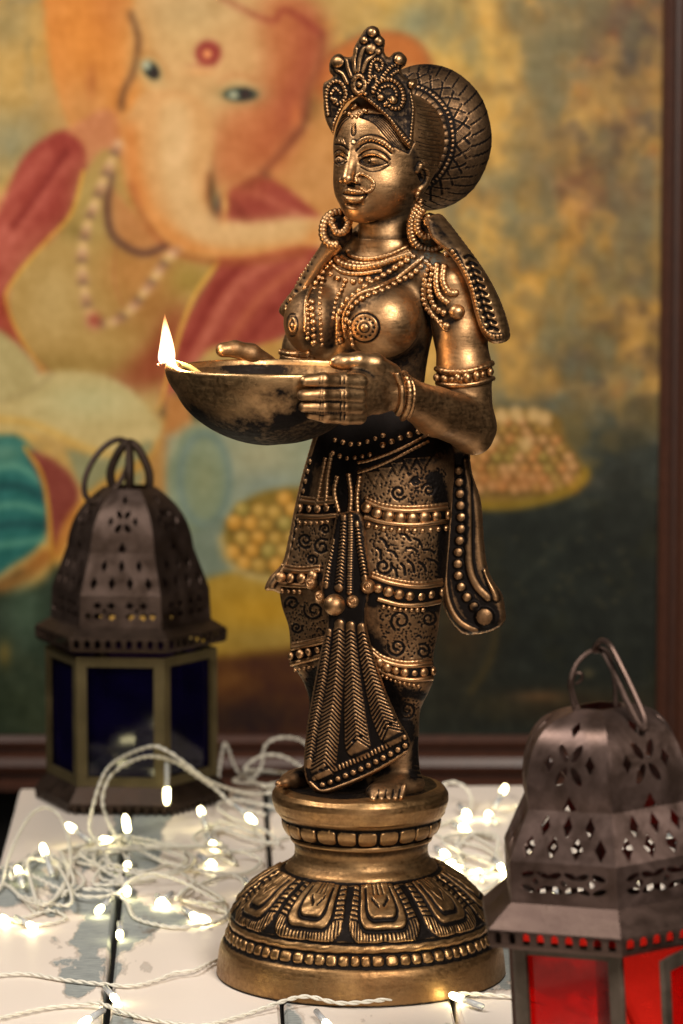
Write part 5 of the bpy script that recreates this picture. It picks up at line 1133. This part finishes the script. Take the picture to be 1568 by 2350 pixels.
def lantern(name, label, cat, base, yaw, tilt, k, tiers, eave, body, foot, mats, top, door=None, spin=0):
    m_tin, m_dark, m_post, m_glass = mats
    root = thing(name, label, cat, tuple(base), 'pierced metal lanterns with coloured glass'); root.rotation_euler = (Matrix.Rotation(tilt, 3, 'Y') @ Matrix.Rotation(yaw, 3, 'Z')).to_euler()
    kids = []
    def fin(mb, nm, mt, par=None):
        V = np.concatenate(mb.V); o = make(nm, V, mb.F, mt, None, False); o.parent = par or root; kids.append(o); return o
    for nm, prof, holes, grid in tiers:
        mb = MB()
        for f in range(6): panel(prof, holes if door is not None or f in (0, 1, 5) else [], .0009, mb, f, grid)
        o = fin(mb, nm, m_tin)
        if nm == 'dome': o.data.polygons.foreach_set('use_smooth', np.ones(len(o.data.polygons), bool)); o.data.set_sharp_from_angle(angle=R_(32))
    def hexring(pts, mb):
        V = []; n = len(pts)
        for r, z in pts:
            for i in range(6): a = (i+.5)*math.pi/3; V.append((r*math.cos(a), r*math.sin(a), z))
        mb.add(V, [(j*6+i, j*6+(i+1) % 6, ((j+1) % n)*6+(i+1) % 6, ((j+1) % n)*6+i) for j in range(n) for i in range(6)])
    # eave: sloping sheet, then a pierced rim
    mb = MB(); (r0, z0), (r1, z1), (r2, z2) = eave
    hexring([(r0, z0), (r1, z1), (r1-.0012, z1-.0012), (r0-.001, z0-.0016)], mb); slots = [np.array([(x-.026, .12), (x+.026, .12), (x+.03, .5), (x+.024, .78), (x, .9), (x-.024, .78), (x-.03, .5)]) for x in (-.43+.86*i/8 for i in range(9))]
    for f in range(6): panel([(0, r2, z2), (.7, r1+.0004, z2+(z1-z2)*.7), (1, r1, z1)], slots, .0009, mb, f, (18, 4))
    hexring([(r2, z2), (body[0]-.001, z2-.0015), (body[0]-.001, z2-.0030), (r2-.001, z2-.0016)], mb); fin(mb, 'eave', m_dark)
    # posts and window bars
    R, zt, zb = body; pw = .0034*k; mb = MB()
    def box(c, ax, ay, az):
        V = [c+sx*ax+sy*ay+sz*az for sx in (-1, 1) for sy in (-1, 1) for sz in (-1, 1)]; mb.add(V, [(0, 1, 3, 2), (4, 6, 7, 5), (0, 4, 5, 1), (2, 3, 7, 6), (0, 2, 6, 4), (1, 5, 7, 3)])
    for f in range(6):
        a0 = f*math.pi/3; nrm = np.array([math.cos(a0), math.sin(a0), 0]); tg = np.array([-math.sin(a0), math.cos(a0), 0]); ap = R*.866
        if door is not None and f == door[0]: continue
        for s in (-1, 1): box(nrm*(ap)+tg*s*(R/2-pw*.95)+np.array([0, 0, (zt+zb)/2]), nrm*.0011, tg*pw*.78, np.array([0, 0, (zt-zb)/2]))
        for z in (zt-pw*.9, zb+pw*.9): box(nrm*(ap-.0003)+np.array([0, 0, z]), nrm*.0010, tg*(R/2-pw*1.73), np.array([0, 0, pw*.88]))
    for i in range(6):
        a0 = (i+.5)*math.pi/3; d = np.array([math.cos(a0), math.sin(a0), 0]); tube(mb, [d*R*.995+np.array([0, 0, zb]), d*R*.995+np.array([0, 0, zt])], .0016*k, 8)
    fin(mb, 'frame', m_post)
    def pane(f, par=None, M=None):
        mb = MB(); a0 = f*math.pi/3; nrm = np.array([math.cos(a0), math.sin(a0), 0]); tg = np.array([-math.sin(a0), math.cos(a0), 0]); ap = R*.866-.0022; hw = R/2-pw*.9; zz = (zt+zb)/2; hh = (zt-zb)/2-pw*.6
        c0 = nrm*ap+np.array([0, 0, zz]); V = [c0+tg*s*hw+np.array([0, 0, q*hh]) for s, q in ((-1, -1), (1, -1), (1, 1), (-1, 1))]
        if M is not None: V = [M(v) for v in V]
        mb.add(V, [(0, 1, 2, 3)]); return fin(mb, 'glass_pane', m_glass, par)
    for f in range(6):
        if door is None or f != door[0]: pane(f)
    if door is not None:
        f, ang, side = door; a0 = f*math.pi/3; nrm = np.array([math.cos(a0), math.sin(a0), 0]); tg = np.array([-math.sin(a0), math.cos(a0), 0]); hg = nrm*R*.866+tg*side*R/2
        ca, sa = math.cos(ang), math.sin(ang)
        def M(v): q = np.asarray(v)-hg; return hg+np.array([q[0]*ca-q[1]*sa, q[0]*sa+q[1]*ca, q[2]])
        mb = MB(); sv = mb.add
        mb2 = mb
        def box2(c, ax, ay, az):
            V = [M(c+sx*ax+sy*ay+sz*az) for sx in (-1, 1) for sy in (-1, 1) for sz in (-1, 1)]; mb2.add(V, [(0, 1, 3, 2), (4, 6, 7, 5), (0, 4, 5, 1), (2, 3, 7, 6), (0, 2, 6, 4), (1, 5, 7, 3)])
        ap = R*.866
        for s in (-1, 1): box2(nrm*ap+tg*s*(R/2-pw*.95)+np.array([0, 0, (zt+zb)/2]), nrm*.0011, tg*pw*.9, np.array([0, 0, (zt-zb)/2-.002]))
        for z in (zt-pw*.9-.002, zb+pw*.9+.002): box2(nrm*(ap-.0003)+np.array([0, 0, z]), nrm*.0010, tg*(R/2-pw*1.86), np.array([0, 0, pw*.95]))
        d = fin(mb, 'door', m_post); pane(f, d, M)
        mb = MB(); p = M(nrm*(ap+.001)-tg*side*(R/2-pw)+np.array([0, 0, zb+(zt-zb)*.52])); q = nrm*.006
        tube(mb, [p, p+q*.6-tg*side*.006, p+q-tg*side*.016], .0009, 6); fin(mb, 'latch', m_dark, d)
    # foot: flared skirt with a cut saw-tooth edge
    (r0, z0), (r1, z1), z2 = foot; mb = MB(); hexring([(r0, z0), (r1, z1), (r1-.0012, z1-.0012), (r0-.001, z0-.0016)], mb)
    for f in range(6):
        a0 = f*math.pi/3; nrm = np.array([math.cos(a0), math.sin(a0), 0]); tg = np.array([-math.sin(a0), math.cos(a0), 0]); n = 11
        for i in range(n):
            u0 = (-.5+i/n)*r1; u1 = u0+r1/n; V = []
            for off in (0, .001):
                c0 = nrm*(r1*.866-off); V += [c0+tg*u0+np.array([0, 0, z1]), c0+tg*u1+np.array([0, 0, z1]), c0+tg*((u0+u1)/2)*.985+np.array([0, 0, z2])]
            mb.add(V, [(0, 2, 1), (3, 4, 5), (0, 3, 5, 2), (1, 2, 5, 4), (0, 1, 4, 3)])
    hexring([(r0*.99, z0), (r0*.95, z0-.002), (.001, z0-.002), (.001, z0)], mb); hexring([(r1*.86, z1), (r1*.84, 0.0), (r1*.8, 0.0), (r1*.82, z1)], mb); fin(mb, 'foot', m_dark)
    # handle and ring
    Rt = np.array(Matrix.Rotation(-yaw-math.pi/2, 3, 'Z')); Rt = np.array(Matrix.Rotation(-yaw, 3, 'Z'))
    for nm, paths in top:
        mb = MB()
        for P, r in paths: tube(mb, spline(np.array(P)@Rt.T, .0012), r, 8)
        fin(mb, nm, m_dark)
    return root
# -- far lantern: blue glass
wB = .46/S; kb = (2.34)/F; cB = U(303, 1835, wB); zf = lambda py: float(U(303, py, wB)[2]-cB[2])
dome_h = flower(0, .44, 1.0, 1.15, .95)
band_h = [diamond(x, .70, .046, .165) for x in (-.25, 0, .25)]+[diamond(x, .29, .05, .17) for x in (-.36, -.12, .12, .36)]
low_h = []
for x in (-.2, .2):
    for dx_, dy_, a in ((-.085, .17, -.75), (.085, .17, .75+0), (-.085, -.17, .75), (.085, -.17, -.75)): low_h.append(diamond(x+dx_, .52+dy_, .062, .125, 0, False))
    low_h.append(diamond(x, .52, .03, .08))
low_h += [diamond(-.40, .36, .045, .12), diamond(.40, .36, .045, .12)]
ptsB = spline([(1255, 148), (1225, 143), (1190, 130), (1160, 110), (1135, 84), (1118, 62)], 8)
domeB = [((i/(len(ptsB)-1)), r*kb, zf(y)) for i, (y, r) in enumerate(ptsB)]
tiersB = [('dome', domeB, dome_h, (9, 12)), ('pierced_band', [(0, 184*kb, zf(1347)), (1, 148*kb, zf(1255))], band_h, (9, 4)), ('pierced_band', [(0, 188*kb, zf(1418)), (1, 184*kb, zf(1347))], low_h, (9, 4))]
zt = zf(1118)
topB = [('handle', [([(-.010, 0, zt-.004), (-.012, .0, zt+.010), (-.004, 0, zt+.026), (.004, .0, zt+.026), (.012, 0, zt+.010), (.012, 0, zt-.004)], .0028), ([(0, -.010, zt-.004), (0, -.011, zt+.012), (0, 0, zt+.028), (0, .011, zt+.012), (0, .010, zt-.004)], .0024)]),
        ('ring', [([(.004+.022*math.sin(a)*.35-.018+.012*math.cos(a), -.006+.006*math.sin(a), zt+.011+.019*math.sin(a)) for a in np.linspace(0, 2*math.pi, 20)], .0019)])]
M_T1 = tin('rusty_tin', (.055, .034, .025), (.125, .085, .07), .8, .42); M_T2 = tin('dark_tin', (.03, .018, .012), (.065, .04, .028), .7, .48); M_T3 = tin('brassy_strip', (.085, .065, .028), (.14, .108, .05), .6, .5)
lantern('lantern', 'hexagonal metal lantern with dark blue glass and closed pierced dome, behind the statue', 'lantern', (cB[0], cB[1], 0.0), R_(-95), 0, 1.0, tiersB, ((188*kb, zf(1418)), (224*kb, zf(1438)), (224*kb, zf(1464))), (197*kb, zf(1484), zf(1775)), ((200*kb, zf(1775)), (230*kb, zf(1810)), zf(1836)), (M_T1, M_T2, M_T3, glass('blue_glass', (.016, .007, .125), .035)), topB)
# -- near lantern: red glass, door ajar
wR = -.31/S; kr = (1.88-.31)/F*1.0; cR = U(1417, 2028, wR); zg = lambda py: float(U(1417, py, wR)[2]-cR[2])
z_tab = -cR[2]
ptsR = spline([(1826, 212), (1790, 215), (1750, 211), (1709, 199), (1675, 181), (1648, 152), (1630, 112), (1618, 62)], 9)
domeR = [((i/(len(ptsR)-1)), r*kr, zg(y)-z_tab) for i, (y, r) in enumerate(ptsR)]
dome_r = flower(0, .36, 1.25, 1.1, .88); zR = lambda y: zg(y)-z_tab
low_r = []
for x in (-.26, .0, .26):
    for dx_, dy_ in ((-.075, .17), (.075, .17), (-.075, -.17), (.075, -.17)): low_r.append(diamond(x+dx_, .54+dy_, .055, .105, .5*np.sign(dx_*dy_), True))
    low_r.append(diamond(x, .54, .034, .09))
tiersR = [('dome', domeR, dome_r, (9, 14)), ('pierced_band', [(0, 272*kr, zR(1934)), (1, 212*kr, zR(1826))], [np.array([[x, y] for x, y in (h-h.mean(0))*[1.22, 1.35]+h.mean(0)]) for h in band_h], (9, 4)), ('pierced_band', [(0, 273*kr, zR(2028)), (1, 272*kr, zR(1934))], low_r, (9, 4))]
zt = zR(1618)
kx = lambda x, y, w_=0: tuple((float(U(x, y, wR)[0])-float(cR[0])-.0058+math.sin(R_(3.2))*(zR(y)), w_, zR(y)+.0))
topR = [('handle', [([kx(1338, 1640, -.004), kx(1326, 1590, -.004), kx(1322, 1555, -.004), kx(1340, 1515, -.002), kx(1375, 1490, 0), kx(1408, 1496, .002), kx(1426, 1560, .004), kx(1430, 1625, .004)], .0010), ([kx(1345, 1630, .005), kx(1330, 1575, .005), kx(1335, 1548, .005), kx(1350, 1545, .005), kx(1352, 1560, .005), kx(1338, 1570, .005)], .0008)]),
        ('ring', [([kx(1392+x, 1470+y, w_) for x, y, w_ in ((-14, 22, 0), (-8, 4, -.003), (6, -6, -.006), (20, 4, -.010), (44, 50, -.014), (72, 110, -.018), (92, 160, -.022), (94, 182, -.026), (78, 170, -.024), (48, 110, -.016), (22, 50, -.008), (4, 22, -.002), (-14, 22, 0))], .0013)])]
M_R1 = tin('worn_tin', (.095, .060, .048), (.185, .125, .11), .85, .40); M_R2 = tin('worn_dark_tin', (.055, .034, .026), (.115, .074, .062), .8, .42); M_R3 = tin('grey_strip', (.07, .055, .04), (.13, .10, .08), .7, .5)
lantern('lantern', 'metal lantern with red glass and a small door standing ajar, nearest to the viewer', 'lantern', (float(cR[0])+.0030, float(cR[1]), 0.0), R_(-90-30), R_(-3.2), .9, tiersR, ((273*kr, zR(2028)), (338*kr, zR(2078)), (338*kr, zR(2112))), (268*kr, zR(2116), zR(2530)), ((272*kr, zR(2530)), (330*kr, zR(2575)), 0.001), (M_R1, M_R2, M_R3, glass('red_glass', (.9, .028, .018), .02)), topR, (1, R_(27), 1))

# ------------------------------------------------------------------ oil wick and flame
wick = thing('wick', 'burning cotton wick at the lip of the bronze bowl', 'wick', tuple(U(405, 838, -330)))
m_w, nt, b, N, L = mat_new('oily_cotton'); b.inputs['Base Color'].default_value = (.62, .50, .16, 1); b.inputs['Roughness'].default_value = .5
m_e, nt, b, N, L = mat_new('charred'); b.inputs['Base Color'].default_value = (.25, .12, .08, 1)
mb = MB(); P = spline([(470, 868, -330), (440, 846, -332), (415, 836, -334), (390, 830, -336), (372, 833, -336)], 3); tube(mb, U(P[:, 0], P[:, 1], P[:, 2]), np.interp(np.arange(len(P)), [0, len(P)-8, len(P)-1], [7, 6, 3.5])*u, 9); mb.build('strand', m_w, wick)
mb = MB(); mb.add(SPH[0]*4*u+U(363, 838, -336), SPH[1]); tube(mb, [U(374, 833, -336), U(364, 837, -336)], 3.2*u, 8); mb.build('ember', m_e, wick)
def flame_mesh(scale, name, mat):
    pr = [(835, 0), (834, 12), (829, 19), (816, 20.5), (800, 18), (780, 14), (760, 9.5), (744, 5.5), (732, 2.4), (720, 0)]
    P = spline(pr, 3); a = 2*math.pi*np.arange(20)/20; V = []
    for y, r in P:
        q = (832-y)/110; y2 = 832-(832-y)*(1+(scale-1)*.35); cc = U(382-2*q+1.5*math.sin(q*5), y2, -336); V.append(cc+(r*scale*.84*u)*np.stack([np.cos(a), np.sin(a), 0*a], 1))
    n = len(P); V = np.concatenate(V); Q = np.array([(i*20+k, i*20+(k+1) % 20, (i+1)*20+(k+1) % 20, (i+1)*20+k) for i in range(n-1) for k in range(20)])
    return make(name, V, Q, mat, wick)
m_fl, nt, b, N, L = mat_new('flame_light'); N.remove(b); e = N.new('ShaderNodeEmission'); g = N.new('ShaderNodeSeparateXYZ'); L.new(wpos(nt), g.inputs[0]); z0 = float(U(382, 834, -336)[2]); z1 = float(U(382, 718, -336)[2])
q = mr(nt, g.outputs[2], z0, z1); rp = N.new('ShaderNodeValToRGB'); rp.color_ramp.elements[0].color = (.55, .30, .42, 1); rp.color_ramp.elements[0].position = 0; rp.color_ramp.elements[1].color = (1, .30, .07, 1); rp.color_ramp.elements[1].position = 1
for p_, c_ in ((.14, (1, .62, .36, 1)), (.7, (1, .55, .24, 1))): el = rp.color_ramp.elements.new(p_); el.color = c_
L.new(q, rp.inputs[0]); L.new(rp.outputs[0], e.inputs[0]); st = N.new('ShaderNodeFloatCurve'); L.new(q, st.inputs[1]); cu = st.mapping.curves[0]; cu.points[0].location = (0, .12); cu.points[1].location = (1, .10); cu.points.new(.16, .8); cu.points.new(.55, 1.0); st.mapping.update()
L.new(mth(nt, 'MULTIPLY', st.outputs[0], 1400), e.inputs[1]); L.new(e.outputs[0], N['Material Output'].inputs['Volume'])
fo = flame_mesh(1.12, 'flame', m_fl)
pl = bpy.data.lights.new('flame_glow', 'POINT'); pl.energy = .32; pl.color = (1, .62, .30); pl.shadow_soft_size = .005; po = bpy.data.objects.new('flame_glow', pl); C.objects.link(po); po.location = U(382, 800, -336)

# ------------------------------------------------------------------ fairy lights
m_cab, nt, b, N, L = mat_new('white_cable'); b.inputs['Base Color'].default_value = (.74, .71, .62, 1); b.inputs['Roughness'].default_value = .35
m_soc, nt, b, N, L = mat_new('clear_sleeve'); b.inputs['Base Color'].default_value = (.62, .64, .68, 1); b.inputs['Roughness'].default_value = .25; b.inputs['Transmission Weight'].default_value = .35
m_led, nt, b, N, L = mat_new('lit_bulb'); N.remove(b); e = N.new('ShaderNodeEmission'); e.inputs[0].default_value = (1, .88, .47, 1); e.inputs[1].default_value = 15; L.new(e.outputs[0], N['Material Output'].inputs[0])
def wander(seed, x, y, rx, ry, n, h=8):
    r = np.random.default_rng(seed); a = r.uniform(0, 6.28); out = []
    for i in range(n):
        a += r.uniform(.7, 1.5)*(1 if r.random() > .25 else -1); q = r.uniform(.35, 1); out.append((x+rx*q*math.cos(a), y+ry*q*math.sin(a), max(1.8, r.uniform(-h*.6, h))))
    return out
def string(label, pts, leds, dens=1.0):
    """pts (px, py, height mm) along the wire; leds = (bulb px, py, mm, sleeve px, py, mm)"""
    P = np.array([T(p[0], p[1], (p[2] if len(p) > 2 else 1.8)/1000) for p in pts])
    r = thing('string_light', label, 'fairy lights', tuple(P[0]), 'white fairy light strings on the table'); off = -P[0]
    Q = spline(P, .0014); n = len(Q); Tn = np.gradient(Q, axis=0); Tn /= np.linalg.norm(Tn, axis=1)[:, None]+1e-12
    a = np.cross(Tn, [0, 0, 1.]); a /= np.linalg.norm(a, axis=1)[:, None]+1e-9; b_ = np.cross(Tn, a); ph = np.arange(n)*.0014/.013*2*math.pi
    Q[:, 2] = np.maximum(Q[:, 2], .0017)
    mb = MB()
    for s in (0, math.pi): tube(mb, Q+.0006*(np.cos(ph+s)[:, None]*a+np.sin(ph+s)[:, None]*b_), .00064, 6)
    mb.build('cable', m_cab, r)
    for (x, y, h, x2, y2, h2) in leds:
        A = T(x, y, h/1000); Bp = T(x2, y2, h2/1000); d = A-Bp; Ln = np.linalg.norm(d); d /= Ln; Ln2 = min(max(Ln, .010), .024)
        mb = MB(); tube(mb, [A-d*Ln2, A-d*.0045], .0016, 10); sk = mb.build('sleeve', m_soc, r)
        mb = MB(); q = np.linspace(0, 1, 9); tube(mb, A+d*(-.0048+.0105*q)[:, None], .00205*np.sqrt(np.clip(1-(np.clip(q-.55, 0, 1)/.46)**2, .01, 1))*(.82+.18*(q > .1)), 10); bl = mb.build('bulb', m_led, r)
        bl.parent = sk; bl.matrix_parent_inverse = Matrix.Translation(-Vector(r.location)); bl.matrix_parent_inverse = Matrix.Identity(4)
    return r
string('twisted white wire from the left edge to the pedestal, one bulb at the gap',
  [(-60, 2240), (0, 2237), (65, 2235), (152, 2249), (235, 2258), (304, 2262), (361, 2249), (399, 2233, 3), (448, 2226, 3), (490, 2207), (560, 2180), (640, 2165)], [(264, 2292, 3, 236, 2258, 3)])
string('twisted white wire running along the front below the pedestal with bulbs at its right end',
  [(-60, 2350), (0, 2336), (95, 2315), (171, 2307), (228, 2302, 4), (266, 2317, 3), (323, 2334), (400, 2348), (470, 2352), (557, 2330), (637, 2302, 4), (703, 2287, 5), (783, 2302, 3), (877, 2295, 4), (970, 2283, 4), (1055, 2280, 3), (1172, 2287), (1260, 2300)], [(194, 2345, 3, 238, 2318, 4), (1048, 2288, 4, 1107, 2310, 3), (752, 2352, 3, 712, 2304, 4)])
string('tall bundle of white wire looping up in front of the blue glass lantern',
  [(262, 1990), (235, 1950, 6), (207, 1903, 10), (216, 1842, 24), (243, 1770, 40), (285, 1736, 44), (349, 1713, 46), (387, 1725, 44), (429, 1755, 36), (474, 1789, 26), (531, 1812, 16), (585, 1823, 10), (640, 1818, 10), (700, 1830, 6)],
  [(383, 1826, 16, 384, 1750, 36), (577, 1880, 8, 532, 1840, 14), (490, 1940, 3, 470, 1900, 6)])
string('white wire loop leaning from the tall arch down to the middle boards',
  [(300, 2000), (278, 1940, 4), (246, 1880, 14), (236, 1830, 24), (255, 1780, 36), (300, 1748, 42), (348, 1736, 42), (400, 1748, 36), (450, 1780, 24), (500, 1815, 12), (540, 1850, 4), (610, 1870)], [(290, 1890, 16, 297, 1935, 4), (462, 1862, 12, 486, 1935, 2), (244, 1928, 6, 210, 1925, 4)])
string('white wire arch at the far left edge with bulbs on short sleeves',
  [(-50, 2080), (0, 2040), (19, 1971, 8), (49, 1903, 16), (76, 1865, 22), (106, 1853, 24), (133, 1869, 20), (152, 1907, 12), (163, 1960, 6), (159, 2006, 4), (125, 2063), (110, 2090)], [(163, 1899, 12, 205, 1930, 8), (101, 1950, 14, 121, 2012, 3), (42, 1998, 8, 60, 2060, 2)])
string('loose white wire lying over the left boards toward the table gap',
  [(-40, 1990), (30, 1992, 5), (80, 2012, 6), (140, 2040, 4), (200, 2058, 4), (265, 2052, 4), (300, 2020, 10), (350, 2005, 12), (410, 2020, 10), (460, 2045, 6), (505, 2070, 3), (522, 2098), (490, 2118), (420, 2128), (360, 2122), (310, 2105), (290, 2070), (255, 2045, 3), (190, 2040, 3)],
  [(228, 2088, 4, 272, 2045, 6), (292, 2046, 5, 290, 2010, 8), (275, 2146, 3, 276, 2095, 5), (368, 2070, 3, 395, 2050, 3), (380, 2076, 3, 360, 2055, 3)])
string('low tangle of white wire on the boards at the left with bulbs lying flat',
  [(-60, 2130), (0, 2118), (60, 2105), (120, 2090), (150, 2108), (80, 2122), (0, 2100), (-40, 2060), (10, 2030), (50, 2060), (90, 2095)]+wander(6, 90, 2020, 120, 80, 16), [(11, 2110, 3, -24, 2090, 3), (74, 2126, 3, 34, 2104, 3)])
string('tangled white wire spread between the tall arch and the pedestal',
  [(180, 1960), (240, 1962, 3), (310, 1950, 5), (370, 1975, 4), (440, 1990, 4), (500, 1965, 5), (550, 1955, 5), (600, 1975, 3), (560, 2005), (480, 2000, 4), (400, 1985, 3), (330, 2000, 5), (250, 1985, 4), (220, 2030)]+wander(3, 330, 1975, 230, 60, 26)+wander(4, 480, 2050, 110, 50, 10), [(486, 1982, 3, 452, 1960, 3), (292, 1988, 4, 300, 1955, 6), (581, 2040, 4, 553, 2005, 5)])
string('white wire winding behind the pedestal at the left of the middle boards',
  [(460, 1885), (520, 1905, 4), (580, 1925, 4), (640, 1935, 4), (600, 1900, 8), (540, 1880, 6), (500, 1850, 6), (540, 1835, 4), (620, 1850, 4), (700, 1870), (760, 1880)]+wander(5, 560, 1930, 120, 60, 16), [(448, 2104, 3, 420, 2085, 3), (470, 2110, 3, 440, 2095, 3)])
string('coil of white wire heaped up behind the feet of the statue',
  [(500, 1800), (508, 1740, 16), (518, 1705, 24), (540, 1760, 12), (570, 1790, 6), (600, 1760, 14), (610, 1710, 24), (650, 1692, 28), (700, 1705, 26), (720, 1760, 14), (660, 1790, 8), (600, 1800, 6), (560, 1770, 12), (600, 1735, 20), (660, 1740, 18), (720, 1790, 6)]+wander(7, 620, 1790, 90, 36, 14, 26), [])
string('white wire arching beside the pedestal on the right with two upright bulbs',
  [(980, 1840), (1005, 1810, 10), (1035, 1795, 14), (1065, 1805, 12), (1082, 1835, 5), (1070, 1870), (1020, 1890), (990, 1905), (1040, 1930), (1110, 1945, 3), (1160, 1990), (1120, 2040), (1060, 2050), (1010, 2030), (1000, 1990), (1050, 1965, 3), (1130, 1970, 3), (1200, 2010)]+wander(8, 1090, 1960, 90, 80, 18),
  [(1157, 1812, 12, 1126, 1872, 2), (1122, 1870, 3, 1150, 1905, 3), (1072, 1868, 4, 1052, 1845, 5), (1066, 1902, 3, 1040, 1890, 3), (1152, 1992, 4, 1125, 1965, 4), (1160, 2008, 3, 1180, 1985, 3), (1032, 1984, 3, 1060, 1970, 3), (1048, 1992, 3, 1080, 2000, 3), (1022, 1960, 3, 1000, 1945, 3), (1070, 2030, 3, 1050, 2045, 3), (1098, 2000, 3, 1110, 2030, 3)])
string('white wire behind the near lantern on the right boards',
  [(1180, 1850), (1260, 1870), (1340, 1900), (1420, 1890), (1500, 1920), (1600, 1930)], [(1230, 1960, 3, 1260, 1940, 3), (1300, 1990, 3, 1330, 1970, 3), (1380, 1960, 3, 1350, 1940, 3), (1460, 2000, 3, 1480, 1970, 3), (1260, 2060, 3, 1290, 2040, 3), (1340, 2090, 3, 1360, 2070, 3)])
